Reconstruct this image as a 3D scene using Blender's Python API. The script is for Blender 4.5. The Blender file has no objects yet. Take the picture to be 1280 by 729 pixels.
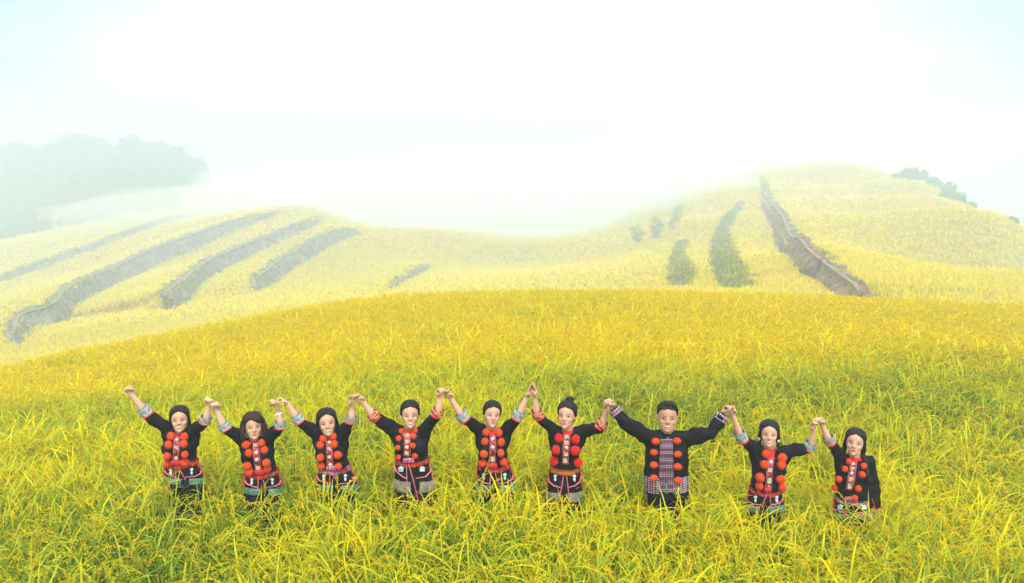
import bpy, bmesh, math, random
import numpy as np
from mathutils import Vector, Matrix, Euler, noise
from mathutils.bvhtree import BVHTree

R = math.radians
rng = random.Random(7)
nrg = np.random.default_rng(11)
scene = bpy.context.scene
col = scene.collection

# ------------------------------------------------------------------ camera
CAM_Z = 3.7
PITCH = R(13.0)
FPX = 1280 * 24.0 / 36.0
cam_d = bpy.data.cameras.new('camera')
cam_d.lens = 24.0
cam_d.sensor_width = 36.0
cam_d.clip_start = 0.05
cam_d.clip_end = 5000
cam = bpy.data.objects.new('camera', cam_d)
cam.location = (0, 0, CAM_Z)
cam.rotation_euler = (R(90) - PITCH, 0, 0)
col.objects.link(cam)
scene.camera = cam

# ------------------------------------------------------------------ world, sun, exposure
SUN_EL, SUN_AZ = R(58), R(160)          # azimuth clockwise from +Y
world = bpy.data.worlds.new('World')
scene.world = world
world.use_nodes = True
wn = world.node_tree.nodes
wl = world.node_tree.links
wn.clear()
w_out = wn.new('ShaderNodeOutputWorld')
sky = wn.new('ShaderNodeTexSky')
sky.sky_type = 'NISHITA'
sky.sun_disc = False
sky.sun_elevation = SUN_EL
sky.sun_rotation = SUN_AZ
sky.air_density = 1.0
sky.dust_density = 3.0
bg_sky = wn.new('ShaderNodeBackground')
bg_sky.inputs['Strength'].default_value = 0.10
wl.new(sky.outputs[0], bg_sky.inputs['Color'])
# cloud layer: bright white cloud where the sun stands behind the mist, cooler blue-white away from it
geo = wn.new('ShaderNodeTexCoord')
dotn = wn.new('ShaderNodeVectorMath'); dotn.operation = 'DOT_PRODUCT'
dvec = Vector((0.03, 1.0, 0.13)).normalized()
dotn.inputs[1].default_value = dvec
wl.new(geo.outputs['Generated'], dotn.inputs[0])
mapn = wn.new('ShaderNodeMapping'); mapn.inputs['Scale'].default_value = (2.2, 2.2, 5.0)
wl.new(geo.outputs['Generated'], mapn.inputs['Vector'])
nz = wn.new('ShaderNodeTexNoise'); nz.inputs['Scale'].default_value = 1.3; nz.inputs['Detail'].default_value = 4
wl.new(mapn.outputs[0], nz.inputs['Vector'])
add = wn.new('ShaderNodeMath'); add.operation = 'MULTIPLY_ADD'
add.inputs[1].default_value = 0.30
wl.new(nz.outputs['Fac'], add.inputs[0])
wl.new(dotn.outputs['Value'], add.inputs[2])
ramp = wn.new('ShaderNodeValToRGB')
els = ramp.color_ramp.elements
els[0].position = 0.30; els[0].color = (0.72, 0.80, 0.90, 1)
e = els.new(0.60); e.color = (0.14, 0.29, 0.47, 1)
els[-1].position = 1.0; els[-1].color = (0.98, 0.97, 0.95, 1)
e = els.new(0.76); e.color = (0.18, 0.36, 0.49, 1)
e = els.new(0.88); e.color = (0.50, 0.62, 0.68, 1)
sc_ = wn.new('ShaderNodeMath'); sc_.operation = 'MULTIPLY_ADD'; sc_.inputs[1].default_value = 1.0; sc_.inputs[2].default_value = -0.15
wl.new(add.outputs[0], sc_.inputs[0])
wl.new(sc_.outputs[0], ramp.inputs['Fac'])
# an overcast sky is brightest overhead
sepw = wn.new('ShaderNodeSeparateXYZ'); wl.new(geo.outputs['Generated'], sepw.inputs[0])
mr = wn.new('ShaderNodeMapRange'); mr.interpolation_type = 'SMOOTHSTEP'
mr.inputs['From Min'].default_value = 0.28; mr.inputs['From Max'].default_value = 0.75
wl.new(sepw.outputs['Z'], mr.inputs['Value'])
mxw = wn.new('ShaderNodeMixRGB'); mxw.inputs[2].default_value = (1.15, 1.15, 1.10, 1)
wl.new(mr.outputs[0], mxw.inputs[0]); wl.new(ramp.outputs[0], mxw.inputs[1])
bg_cl = wn.new('ShaderNodeBackground')
bg_cl.inputs['Strength'].default_value = 1.0
wl.new(mxw.outputs[0], bg_cl.inputs['Color'])
mixw = wn.new('ShaderNodeMixShader'); mixw.inputs[0].default_value = 0.85
wl.new(bg_sky.outputs[0], mixw.inputs[1]); wl.new(bg_cl.outputs[0], mixw.inputs[2])
wl.new(mixw.outputs[0], w_out.inputs['Surface'])

sun_d = bpy.data.lights.new('sun', 'SUN')
sun_d.energy = 1.5
sun_d.angle = R(14)
sun_d.color = (1.0, 0.97, 0.9)
sun = bpy.data.objects.new('sun', sun_d)
sdir = Vector((math.sin(SUN_AZ) * math.cos(SUN_EL), math.cos(SUN_AZ) * math.cos(SUN_EL), math.sin(SUN_EL)))
sun.rotation_euler = (-sdir).to_track_quat('-Z', 'Y').to_euler()
col.objects.link(sun)

scene.view_settings.view_transform = 'Standard'
scene.view_settings.look = 'None'
scene.view_settings.gamma = 1.0
scene.view_settings.exposure = 0.94
scene.view_settings.use_curve_mapping = False
scene.cycles.max_bounces = 12
scene.cycles.diffuse_bounces = 4
scene.cycles.transmission_bounces = 6
scene.cycles.transparent_max_bounces = 8
scene.cycles.volume_bounces = 6
scene.cycles.use_denoising = True
scene.cycles.sample_clamp_indirect = 6.0

HAZE_DENSITY = 0.0050
HAZE_TOP = 22.0

# ------------------------------------------------------------------ helpers
def ray(px, py):
    u = (px - 640.0) / FPX
    v = -(py - 364.5) / FPX
    cp, sp = math.cos(PITCH), math.sin(PITCH)
    return Vector((u, cp + v * sp, -sp + v * cp))

def at(px, py, Y):
    d = ray(px, py)
    k = Y / d.y
    return Vector((d.x * k, Y, CAM_Z + d.z * k))

def far_d(Y):
    """distance of the misty slopes in metres"""
    return Y * (1 + 1.2 * min(1.0, max(0.0, (Y - 30) / 90.0)))

def mesh_obj(name, verts, faces, mat=None, parent=None, base=None, smooth=True):
    me = bpy.data.meshes.new(name)
    if base is not None:
        b = Vector(base)
        verts = [Vector(v) - b for v in verts]
    me.from_pydata([tuple(v) for v in verts], [], faces)
    if mat is not None:
        for m in (mat if isinstance(mat, (list, tuple)) else [mat]):
            me.materials.append(m)
    if smooth:
        me.polygons.foreach_set('use_smooth', [True] * len(me.polygons))
    me.update()
    o = bpy.data.objects.new(name, me)
    col.objects.link(o)
    if parent is not None:
        o.parent = parent
    elif base is not None:
        o.location = base
    return o

def tag(o, label=None, cat=None, group=None, kind=None):
    if label: o['label'] = label
    if cat: o['category'] = cat
    if group: o['group'] = group
    if kind: o['kind'] = kind
    return o

def new_mat(name):
    m = bpy.data.materials.new(name)
    m.use_nodes = True
    n = m.node_tree.nodes; l = m.node_tree.links
    n.clear()
    out = n.new('ShaderNodeOutputMaterial')
    return m, n, l, out

def pmat(name, c, rough=0.8, c2=None, nscale=30.0, bump=0.0, bscale=80.0, metal=0.0, sheen=0.0, sss=0.0, spec=0.4):
    m, n, l, out = new_mat(name)
    b = n.new('ShaderNodeBsdfPrincipled')
    b.inputs['Roughness'].default_value = rough
    b.inputs['Metallic'].default_value = metal
    b.inputs['Specular IOR Level'].default_value = spec
    b.inputs['Sheen Weight'].default_value = sheen
    if sss:
        b.inputs['Subsurface Weight'].default_value = sss
        b.inputs['Subsurface Radius'].default_value = (1.0, 0.35, 0.2)
        b.inputs['Subsurface Scale'].default_value = 0.008
    tc = n.new('ShaderNodeTexCoord')
    if c2 is not None:
        t = n.new('ShaderNodeTexNoise'); t.inputs['Scale'].default_value = nscale; t.inputs['Detail'].default_value = 4
        l.new(tc.outputs['Object'], t.inputs['Vector'])
        r = n.new('ShaderNodeValToRGB')
        r.color_ramp.elements[0].position = 0.35; r.color_ramp.elements[0].color = (*c, 1)
        r.color_ramp.elements[1].position = 0.65; r.color_ramp.elements[1].color = (*c2, 1)
        l.new(t.outputs['Fac'], r.inputs['Fac']); l.new(r.outputs[0], b.inputs['Base Color'])
    else:
        b.inputs['Base Color'].default_value = (*c, 1)
    if bump:
        t2 = n.new('ShaderNodeTexNoise'); t2.inputs['Scale'].default_value = bscale; t2.inputs['Detail'].default_value = 5
        l.new(tc.outputs['Object'], t2.inputs['Vector'])
        bp = n.new('ShaderNodeBump'); bp.inputs['Strength'].default_value = bump; bp.inputs['Distance'].default_value = 0.01
        l.new(t2.outputs['Fac'], bp.inputs['Height']); l.new(bp.outputs[0], b.inputs['Normal'])
    l.new(b.outputs[0], out.inputs['Surface'])
    return m

# ------------------------------------------------------------------ terrain height function
class RBF:
    def __init__(self, pts, c=6.0, lam=0.0):
        P = np.array(pts, float)
        self.X = P[:, :2]; z = P[:, 2]; self.c = c
        n = len(P)
        d = np.sqrt(((self.X[:, None] - self.X[None]) ** 2).sum(-1) + c * c)
        A = np.zeros((n + 3, n + 3))
        A[:n, :n] = d - lam * np.eye(n)
        A[:n, n] = 1; A[:n, n + 1:] = self.X; A[n, :n] = 1; A[n + 1:, :n] = self.X.T
        self.w = np.linalg.solve(A, np.concatenate([z, [0, 0, 0]]))
    def __call__(self, x, y):
        x = np.asarray(x, float); y = np.asarray(y, float)
        out = self.w[-3] + self.w[-2] * x + self.w[-1] * y
        for (px, py), w in zip(self.X, self.w[:-3]):
            out = out + w * np.sqrt((x - px) ** 2 + (y - py) ** 2 + self.c ** 2)
        return out

RICE_H = 0.78
near_pts = []
# the row the people stand on, slightly lower on the right
for x, z in ((-9, -0.35), (-6, -0.12), (-3.2, -0.04), (-1, 0.0), (0.3, 0.0), (1.2, -0.10), (2.2, -0.20), (3.2, -0.27), (6, -0.4), (9, -0.55)):
    near_pts.append((x, 5.4, z))
for x in (-6, -2, 2, 6):
    near_pts.append((x, 2.6, 0.05 - 0.03 * x)); near_pts.append((x, -3, 0.1 - 0.03 * x))
    near_pts.append((x * 3, -25, 0.0))
for px, py, Y in ((0, 510, 9.5), (320, 475, 9.5), (640, 455, 9.5), (960, 455, 9.5), (1280, 462, 9.5),
                  (320, 428, 14), (640, 405, 14), (960, 407, 14), (1280, 420, 14)):
    p = at(px, py, Y); near_pts.append((p.x, p.y, p.z - RICE_H))
for px, py, Y in ((-120, 500, 13), (0, 463, 15), (150, 430, 17), (300, 402, 20), (450, 377, 22), (640, 368, 23), (850, 369, 24),
                  (1050, 379, 25), (1280, 391, 25), (1420, 398, 25)):
    p = at(px, py, Y); near_pts.append((p.x, p.y, p.z - RICE_H))
    for dy, dz in ((5, 2.4), (12, 7.5), (25, 18)):
        k = (Y + dy) / Y
        near_pts.append((p.x * k, p.y * k, p.z - RICE_H - dz))
near_f = RBF(near_pts, c=2.5)

FAR_H = 0.7
far_px = [
    (-150, 455, 45), (0, 440, 48), (27, 426, 52), (100, 410, 52), (200, 405, 52), (300, 390, 52), (400, 376, 55), (520, 366, 58), (640, 362, 60),
    (760, 362, 54), (840, 368, 46), (900, 373, 41), (1050, 384, 37), (1200, 394, 35), (1280, 398, 34), (1420, 405, 34),
    (-120, 365, 78), (0, 350, 82), (100, 340, 84), (200, 330, 84), (300, 320, 84), (400, 312, 84), (520, 322, 85), (640, 328, 88), (760, 322, 82),
    (850, 325, 64), (900, 325, 58), (980, 322, 53), (1050, 335, 48), (1200, 338, 46), (1320, 342, 45),
    (-100, 325, 98), (0, 310, 99), (100, 297, 100), (200, 282, 101), (300, 266, 103), (400, 285, 90), (860, 275, 85), (900, 270, 88), (930, 246, 96), (1000, 230, 100), (1060, 230, 100), (1000, 262, 85), (1100, 270, 78), (1110, 240, 94), (1000, 214, 124), (1060, 213, 124), (940, 227, 108), (1100, 223, 110), (1200, 290, 66),
]
far_pts = []
for px, py, Y in far_px:
    p = at(px, py, far_d(Y)); far_pts.append((p.x, p.y, p.z - FAR_H))
for px, py, Y in ((-120, 222, 150), (0, 206, 150), (100, 198, 150), (200, 206, 148), (255, 226, 144), (0, 268, 130), (100, 246, 130)):
    p = at(px, py, far_d(Y)); far_pts.append((p.x, p.y, p.z - 1.0))
for px, Y in ((-100, 560), (60, 560), (200, 560)):
    p = at(px, 240, Y); far_pts.append((p.x, p.y, -40))
for x, y, z in ((-700, 900, -80), (0, 900, -80), (700, 900, -80), (-600, 120, -60), (600, 120, -60), (-400, -60, -50), (400, -60, -50), (0, -60, -25),
                (-560, 400, -50), (600, 400, -70)):
    far_pts.append((x, y, z))
# the ridge line; behind it the land falls away into the valley
ridge_px = [[-120, 315, 114], [0, 298, 115], [100, 276, 117], [200, 256, 120], [260, 246, 122], [312, 243, 122], [400, 262, 100], [440, 278, 95], [520, 285, 98],
            [600, 292, 100], [680, 298, 105], [740, 290, 100], [800, 260, 105], [860, 236, 112], [930, 212, 130], [1000, 199, 172], [1050, 198, 170],
            [1100, 211, 130], [1150, 231, 95], [1200, 256, 82], [1280, 290, 68], [1380, 330, 55]]
ridge_fix = [0.0] * len(ridge_px)
def build_far():
    pts = list(far_pts)
    for (px, py, Y), fx_ in zip(ridge_px, ridge_fix):
        Y = far_d(Y); p = at(px, py + fx_, Y)
        pts.append((p.x, p.y, p.z - FAR_H))
        if px > 300:
            for s_, dz in ((25, 7), (90, 45)):
                k = (Y + s_) / Y
                pts.append((p.x * k, p.y * k, p.z - dz))
    return RBF(pts, c=8.0)
def skyline(px, f, off, y1=520.0):
    """picture height of the skyline at a column, and how far away it stands"""
    Y = np.arange(30.0, y1, 1.0); d = ray(px, 300); X = d.x * Y / d.y
    v = (f(X, Y) + off - CAM_Z) / Y
    i = int(np.argmax(v))
    return 364.5 - FPX * math.tan(math.atan(v[i]) + PITCH), Y[i]
for it in range(5):
    far_f = build_far()
    for i, (px, py, Y) in enumerate(ridge_px):
        if px > 270:
            ridge_fix[i] += 0.8 * (py - skyline(px, far_f, FAR_H)[0])
far_f = build_far()

def H0(x, y):
    a = near_f(x, y); b = far_f(x, y)
    d = np.hypot(x, y)
    a = np.where(d > 75, -60, a); b = np.where(d < 26, b - (26 - d) * 2.0, b)
    a = np.maximum(a, -60)
    k = 0.5
    m = np.maximum(a, b)
    return m + k * np.log1p(np.exp(-np.abs(a - b) / k)) * np.where(d < 20, 0, 1)

def hit_ground(px, py, f, off=0.0, y0=30.0, y1=520.0):
    Y = np.arange(y0, y1, 0.25)
    d = ray(px, py)
    X = d.x * Y / d.y; Z = CAM_Z + d.z * Y / d.y
    h = f(X, Y) + off
    idx = np.nonzero(h >= Z)[0]
    if len(idx) == 0:
        return None
    i = idx[0]
    return (X[i], Y[i])

# terrace banks: lower edge of each earth bank, its height along the way, and the uphill direction
bank_def = [
    ('grey earth terrace bank, uppermost and thinnest of the left slope', (-.6, .8),
     [(-60, 372, 9), (0, 352, 9), (68, 328, 9), (149, 299, 8), (235, 272, 7), (312, 246, 5)]),
    ('long grey terrace bank of the left slope that bends down to a hooked end', (-.6, .8),
     [(20, 432, 14), (38, 410, 24), (82, 400, 30), (109, 377, 30), (181, 338, 22), (254, 306, 19), (344, 269, 8)]),
    ('grey terrace bank in the middle of the left slope with a rounded lower end', (-.6, .8),
     [(200, 386, 12), (214, 386, 22), (233, 376, 28), (272, 346, 26), (326, 319, 22), (389, 287, 14), (400, 270, 5)]),
    ('short grey terrace bank, the one of the left slope nearest the saddle', (-.6, .8),
     [(318, 364, 14), (334, 358, 20), (362, 337, 20), (408, 309, 18), (448, 290, 8)]),
    ('faint narrow terrace bank by the middle of the misty saddle', (-.6, .8),
     [(486, 361, 5), (508, 350, 9), (530, 338, 9), (538, 331, 3)]),
    ('long brown earth bank with a pale path along its top on the right slope', (1, .25),
     [(948, 222, 3), (954, 240, 8), (955, 262, 15), (966, 284, 22), (970, 303, 28), (989, 323, 30), (1018, 346, 28), (1050, 364, 25), (1080, 373, 17), (1118, 381, 8)]),
    ('green weedy terrace bank widening downhill beside the long brown bank', (1, .3),
     [(922, 252, 6), (896, 290, 16), (890, 315, 26), (894, 335, 32), (905, 354, 32), (924, 358, 16), (930, 352, 4)]),
    ('small weedy bank, lowest and leftmost of the large right slope banks', (1, .3),
     [(850, 300, 4), (842, 325, 14), (840, 345, 24), (848, 356, 22), (856, 354, 8)]),
    ('tiny grey bank high on the right slope near the saddle', (1, .3), [(792, 283, 4), (794, 295, 9), (798, 302, 8)]),
    ('small pale bank between two others on the misty upper right slope', (1, .3), [(818, 272, 4), (817, 285, 10), (820, 298, 7)]),
    ('faint upper bank fading into mist above the saddle', (1, .3), [(848, 255, 4), (842, 272, 9), (838, 286, 6)]),
]
banks = []
for lab, up, pts in bank_def:
    w = []
    for px, py, th in pts:
        h = hit_ground(px, py, H0, FAR_H)
        if h is None:
            h = hit_ground(px, py + 6, H0, FAR_H)
        if h is None:
            continue
        w.append((h[0], h[1], th / FPX * h[1] * 1.0))
    # densify smoothly (Catmull-Rom)
    P = np.array(w)
    Q = np.vstack([2 * P[0] - P[1], P, 2 * P[-1] - P[-2]])
    out = []
    for i in range(1, len(Q) - 2):
        for t in np.linspace(0, 1, 12, endpoint=False):
            a, b, c, d = Q[i - 1], Q[i], Q[i + 1], Q[i + 2]
            out.append(0.5 * ((2 * b) + (-a + c) * t + (2 * a - 5 * b + 4 * c - d) * t * t + (-a + 3 * b - 3 * c + d) * t ** 3))
    out.append(Q[-2])
    out = np.array(out)
    out[:, 2] = np.maximum(out[:, 2], 0.1)
    banks.append((lab, np.array(up) / np.hypot(*up), out))

LIFT = {bd[0].split(',')[0][:24]: (0.15 if i > 5 else 0.6 if i == 5 else 0.9) for i, bd in enumerate(bank_def)}
def bank_field(x, y):
    """lift of the terrace behind each bank, and how close a point is to a bank face"""
    x = np.asarray(x, float); y = np.asarray(y, float)
    lift = np.zeros_like(x); near = np.full_like(x, 99.0)
    for lab, up, P in banks:
        lo = P[:, :2].min(0) - 34; hi = P[:, :2].max(0) + 34
        m = (x > lo[0]) & (x < hi[0]) & (y > lo[1]) & (y < hi[1])
        if not m.any():
            continue
        xs = x[m]; ys = y[m]
        best = np.full(xs.shape, 1e9); sd = np.zeros(xs.shape); hh = np.zeros(xs.shape); endd = np.zeros(xs.shape)
        n = len(P)
        for i in range(n - 1):
            a = P[i]; b = P[i + 1]
            ab = b[:2] - a[:2]; L2 = (ab ** 2).sum() + 1e-9
            tt = ((xs - a[0]) * ab[0] + (ys - a[1]) * ab[1]) / L2
            t = np.clip(tt, 0, 1)
            qx = xs - (a[0] + ab[0] * t); qy = ys - (a[1] + ab[1] * t)
            d = np.hypot(qx, qy)
            nrm = np.array([-ab[1], ab[0]]) / math.sqrt(L2)
            if nrm @ up < 0: nrm = -nrm
            s = qx * nrm[0] + qy * nrm[1]
            u = d < best
            best = np.where(u, d, best)
            sd = np.where(u, np.sign(s) * d, sd)
            hh = np.where(u, a[2] + (b[2] - a[2]) * t, hh)
            over = np.where((i == 0) & (tt < 0), -tt, 0) + np.where((i == n - 2) & (tt > 1), tt - 1, 0)
            endd = np.where(u, over * math.sqrt(L2), endd)
        W = 4.0 + hh * 4.0
        fall = np.clip(1 - (sd - 0.6) / W, 0, 1)
        rise = np.clip(sd / (0.25 + 0.25 * hh + endd * 0.9), 0, 1)
        l = LIFT.get(lab.split(',')[0][:24], 1.0) * hh * fall * rise * np.clip(1 - endd / 16, 0, 1) ** 2
        lift[m] = np.maximum(lift[m], l)
        nb = np.where(endd > 1.0, 99, np.where((sd > -0.35) & (sd < 0.9 + 0.25 * hh), 0.0, np.abs(sd)))
        near[m] = np.minimum(near[m], nb)
    return lift, near

def H(x, y):
    return H0(x, y) + bank_field(x, y)[0]

# ------------------------------------------------------------------ terrain mesh
def axis(n, ext, k):
    t = np.linspace(-1, 1, n)
    return ext * np.sinh(k * t) / math.sinh(k)
gx = axis(620, 700, 2.7)
ty = np.linspace(0, 1, 640)
gy = -60 + 960 * (0.10 * ty + 0.90 * (np.sinh(2.6 * (ty)) / math.sinh(2.6)))
GX, GY = np.meshgrid(gx, gy)
lift, nearb = bank_field(GX, GY)
GZ = H0(GX, GY) + lift
GZ = np.maximum(GZ, -90)
nx, ny = len(gx), len(gy)
verts = np.stack([GX.ravel(), GY.ravel(), GZ.ravel()], 1)
ii, jj = np.meshgrid(np.arange(nx - 1), np.arange(ny - 1))
a = (jj * nx + ii).ravel()
faces = np.stack([a, a + 1, a + 1 + nx, a + nx], 1)
me = bpy.data.meshes.new('hills')
me.vertices.add(len(verts)); me.vertices.foreach_set('co', verts.ravel())
me.loops.add(faces.size); me.loops.foreach_set('vertex_index', faces.ravel().astype(np.int32))
me.polygons.add(len(faces)); me.polygons.foreach_set('loop_start', np.arange(0, faces.size, 4, dtype=np.int32))
me.polygons.foreach_set('use_smooth', np.ones(len(faces), bool))
me.update(); me.validate()
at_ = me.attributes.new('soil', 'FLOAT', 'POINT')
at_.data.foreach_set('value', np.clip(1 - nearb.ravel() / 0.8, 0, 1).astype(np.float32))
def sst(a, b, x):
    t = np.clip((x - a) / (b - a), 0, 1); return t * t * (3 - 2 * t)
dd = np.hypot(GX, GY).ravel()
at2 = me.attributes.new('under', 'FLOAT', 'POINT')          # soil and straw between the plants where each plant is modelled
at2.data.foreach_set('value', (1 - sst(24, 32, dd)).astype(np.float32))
m, n, l, out = new_mat('rice_slope')
b = n.new('ShaderNodeBsdfPrincipled'); b.inputs['Roughness'].default_value = 0.9; b.inputs['Specular IOR Level'].default_value = 0.1
tc = n.new('ShaderNodeNewGeometry')
t1 = n.new('ShaderNodeTexNoise'); t1.inputs['Scale'].default_value = 0.05; t1.inputs['Detail'].default_value = 6
t2 = n.new('ShaderNodeTexNoise'); t2.inputs['Scale'].default_value = 1.6; t2.inputs['Detail'].default_value = 6; t2.inputs['Roughness'].default_value = 0.7
l.new(tc.outputs['Position'], t1.inputs['Vector']); l.new(tc.outputs['Position'], t2.inputs['Vector'])
r1 = n.new('ShaderNodeValToRGB')
r1.color_ramp.elements[0].position = 0.35; r1.color_ramp.elements[0].color = (0.66, 0.52, 0.006, 1)
r1.color_ramp.elements[1].position = 0.65; r1.color_ramp.elements[1].color = (0.67, 0.47, 0.006, 1)
l.new(t1.outputs['Fac'], r1.inputs['Fac'])
r2 = n.new('ShaderNodeValToRGB')
r2.color_ramp.elements[0].position = 0.38; r2.color_ramp.elements[0].color = (0.55, 0.60, 0.5, 1)
r2.color_ramp.elements[1].position = 0.6; r2.color_ramp.elements[1].color = (1, 1, 1, 1)
l.new(t2.outputs['Fac'], r2.inputs['Fac'])
mx = n.new('ShaderNodeMixRGB'); mx.blend_type = 'MULTIPLY'; mx.inputs[0].default_value = 1
l.new(r1.outputs[0], mx.inputs[1]); l.new(r2.outputs[0], mx.inputs[2])
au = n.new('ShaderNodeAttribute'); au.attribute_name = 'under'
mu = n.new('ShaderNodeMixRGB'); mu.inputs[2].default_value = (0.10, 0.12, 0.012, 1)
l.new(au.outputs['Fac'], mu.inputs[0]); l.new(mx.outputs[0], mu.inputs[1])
asn = n.new('ShaderNodeAttribute'); asn.attribute_name = 'soil'
ms = n.new('ShaderNodeMixRGB'); ms.inputs[2].default_value = (0.13, 0.12, 0.085, 1)
l.new(asn.outputs['Fac'], ms.inputs[0]); l.new(mu.outputs[0], ms.inputs[1])
l.new(ms.outputs[0], b.inputs['Base Color'])
bp = n.new('ShaderNodeBump'); bp.inputs['Strength'].default_value = 0.9; bp.inputs['Distance'].default_value = 0.35
l.new(t2.outputs['Fac'], bp.inputs['Height']); l.new(bp.outputs[0], b.inputs['Normal'])
l.new(b.outputs[0], out.inputs['Surface'])
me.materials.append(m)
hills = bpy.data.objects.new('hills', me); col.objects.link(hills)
tag(hills, 'mist covered slopes and the ground under the rice', None, None, 'structure')

# ------------------------------------------------------------------ bank meshes
def bank_mat(name, c1, c2, c3):
    m, n, l, out = new_mat(name)
    b = n.new('ShaderNodeBsdfPrincipled'); b.inputs['Roughness'].default_value = 0.95; b.inputs['Specular IOR Level'].default_value = 0.1
    g = n.new('ShaderNodeNewGeometry')
    t = n.new('ShaderNodeTexNoise'); t.inputs['Scale'].default_value = 0.8; t.inputs['Detail'].default_value = 7; t.inputs['Roughness'].default_value = 0.7
    l.new(g.outputs['Position'], t.inputs['Vector'])
    r = n.new('ShaderNodeValToRGB')
    r.color_ramp.elements[0].position = 0.38; r.color_ramp.elements[0].color = (*c1, 1)
    r.color_ramp.elements[1].position = 0.66; r.color_ramp.elements[1].color = (*c3, 1)
    e = r.color_ramp.elements.new(0.5); e.color = (*c2, 1)
    l.new(t.outputs['Fac'], r.inputs['Fac']); l.new(r.outputs[0], b.inputs['Base Color'])
    bp = n.new('ShaderNodeBump'); bp.inputs['Strength'].default_value = 1; bp.inputs['Distance'].default_value = 0.4
    l.new(t.outputs['Fac'], bp.inputs['Height']); l.new(bp.outputs[0], b.inputs['Normal'])
    l.new(b.outputs[0], out.inputs['Surface'])
    return m
bm_grey = bank_mat('grey_earth', (0.10, 0.11, 0.08), (0.21, 0.20, 0.15), (0.34, 0.32, 0.25))
bm_brown = bank_mat('brown_earth', (0.10, 0.07, 0.045), (0.25, 0.165, 0.10), (0.40, 0.28, 0.19))
bm_green = bank_mat('weedy_earth', (0.06, 0.09, 0.03), (0.18, 0.22, 0.08), (0.36, 0.34, 0.16))
path_mat = pmat('trodden_path', (0.24, 0.20, 0.12), 0.95, (0.19, 0.19, 0.09), 2.0)
def strip_w(h, e): return (1.3 + 0.7 * h) * (0.3 + 0.7 * e)
weed_pts = []
for bi, (lab, up, P) in enumerate(banks):
    n_ = len(P)
    tan = np.gradient(P[:, :2], axis=0)
    nrm = np.stack([-tan[:, 1], tan[:, 0]], 1); nrm /= np.linalg.norm(nrm, axis=1)[:, None] + 1e-9
    nrm[(nrm @ up) < 0] *= -1
    z0 = H0(P[:, 0], P[:, 1])
    V = []; F = []
    K = 9
    # resample to fine steps
    L = np.concatenate([[0], np.cumsum(np.hypot(*np.diff(P[:, :2], axis=0).T))])
    N = max(14, int(L[-1] / 0.7))
    s = np.linspace(0, L[-1], N)
    px = np.interp(s, L, P[:, 0]); py = np.interp(s, L, P[:, 1]); ph = np.interp(s, L, P[:, 2]); pz = H0(px, py)
    nxv = np.interp(s, L, nrm[:, 0]); nyv = np.interp(s, L, nrm[:, 1])
    if bi > 5:
        EN = np.minimum(1, np.minimum(s / 4 + .1, (L[-1] - s) / 4 + .1))
        TT = np.linspace(0, 1, K)[None]
        HB = H(px[:, None] + (TT - .5) * strip_w(ph, EN)[:, None] + .5 * ph[:, None], np.repeat(py[:, None], K, 1))
    for i in range(N):
        endf = min(1, s[i] / 4 + .1, (L[-1] - s[i]) / 4 + .1)
        h = ph[i] * endf + 0.25
        for k in range(K):
            t = k / (K - 1)
            o = -0.45 + t * (0.45 + 0.45 * h) + (0.35 if k == K - 1 else 0)
            x = px[i] + nxv[i] * o; y = py[i] + nyv[i] * o
            z = pz[i] - 0.3 + (h + 0.35) * min(1, t * 1.06)
            nv = noise.noise_vector(Vector((x, y, z)) * 0.5) * 0.40 + noise.noise_vector(Vector((x, y, z)) * 1.9) * 0.30
            if bi > 5:      # weedy strips that lie on the slope
                w_ = (t - 0.5) * strip_w(ph[i], endf)
                x = px[i] + w_ + 0.5 * ph[i]; y = py[i]
                z = HB[i][k] + (0.25 + 0.12 * ph[i]) * endf * math.sin(math.pi * t) ** .7 - 0.15 + (FAR_H - .2) * math.sin(math.pi * t) ** .4 * endf
            V.append((x + nv.x * endf, y + nv.y * endf, z + nv.z * 0.8 * endf))
    for i in range(N - 1):
        for k in range(K - 1):
            a = i * K + k
            F.append((a, a + K, a + K + 1, a + 1))
    wr = random.Random(bi)
    for i in range(N):      # weeds that root on the bank
        for _ in range(5 if bi > 5 else wr.choice((0, 1, 2))):
            k = wr.randrange(K) if bi > 5 else wr.choice((0, 1, 2, 4, 6, K - 1, K - 1))
            v_ = V[i * K + k]
            weed_pts.append((v_[0] + wr.uniform(-.4, .4), v_[1] + wr.uniform(-.4, .4), v_[2] - .25, wr.uniform(.5, 1.2) * (1 if bi > 5 else .8)))
    mt = bm_brown if bi == 5 else (bm_green if bi in (6, 7) else bm_grey)
    bo = mesh_obj('terrace_bank', V, F, mt)
    tag(bo, lab, 'terrace bank', None, 'structure')
    if bi in (0, 1, 2, 3, 5):
        V = []; F = []
        for i in range(N):
            endf = min(1, s[i] / 4, (L[-1] - s[i]) / 4)
            for k, (w, dz) in enumerate(((0.0, 0.0), (0.18, 0.10), (0.36, 0.0))):
                o = 0.30 * ph[i] + 0.0 + w
                x = px[i] + nxv[i] * o; y = py[i] + nyv[i] * o
                V.append((x, y, pz[i] + ph[i] * endf + 0.10 + dz + 0.08 * noise.noise(Vector((x, y, 0)))))
        for i in range(N - 1):
            for k in range(2):
                a = i * 3 + k
                F.append((a, a + 3, a + 4, a + 1))
        po = mesh_obj('path', V, F, path_mat, parent=bo)
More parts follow.
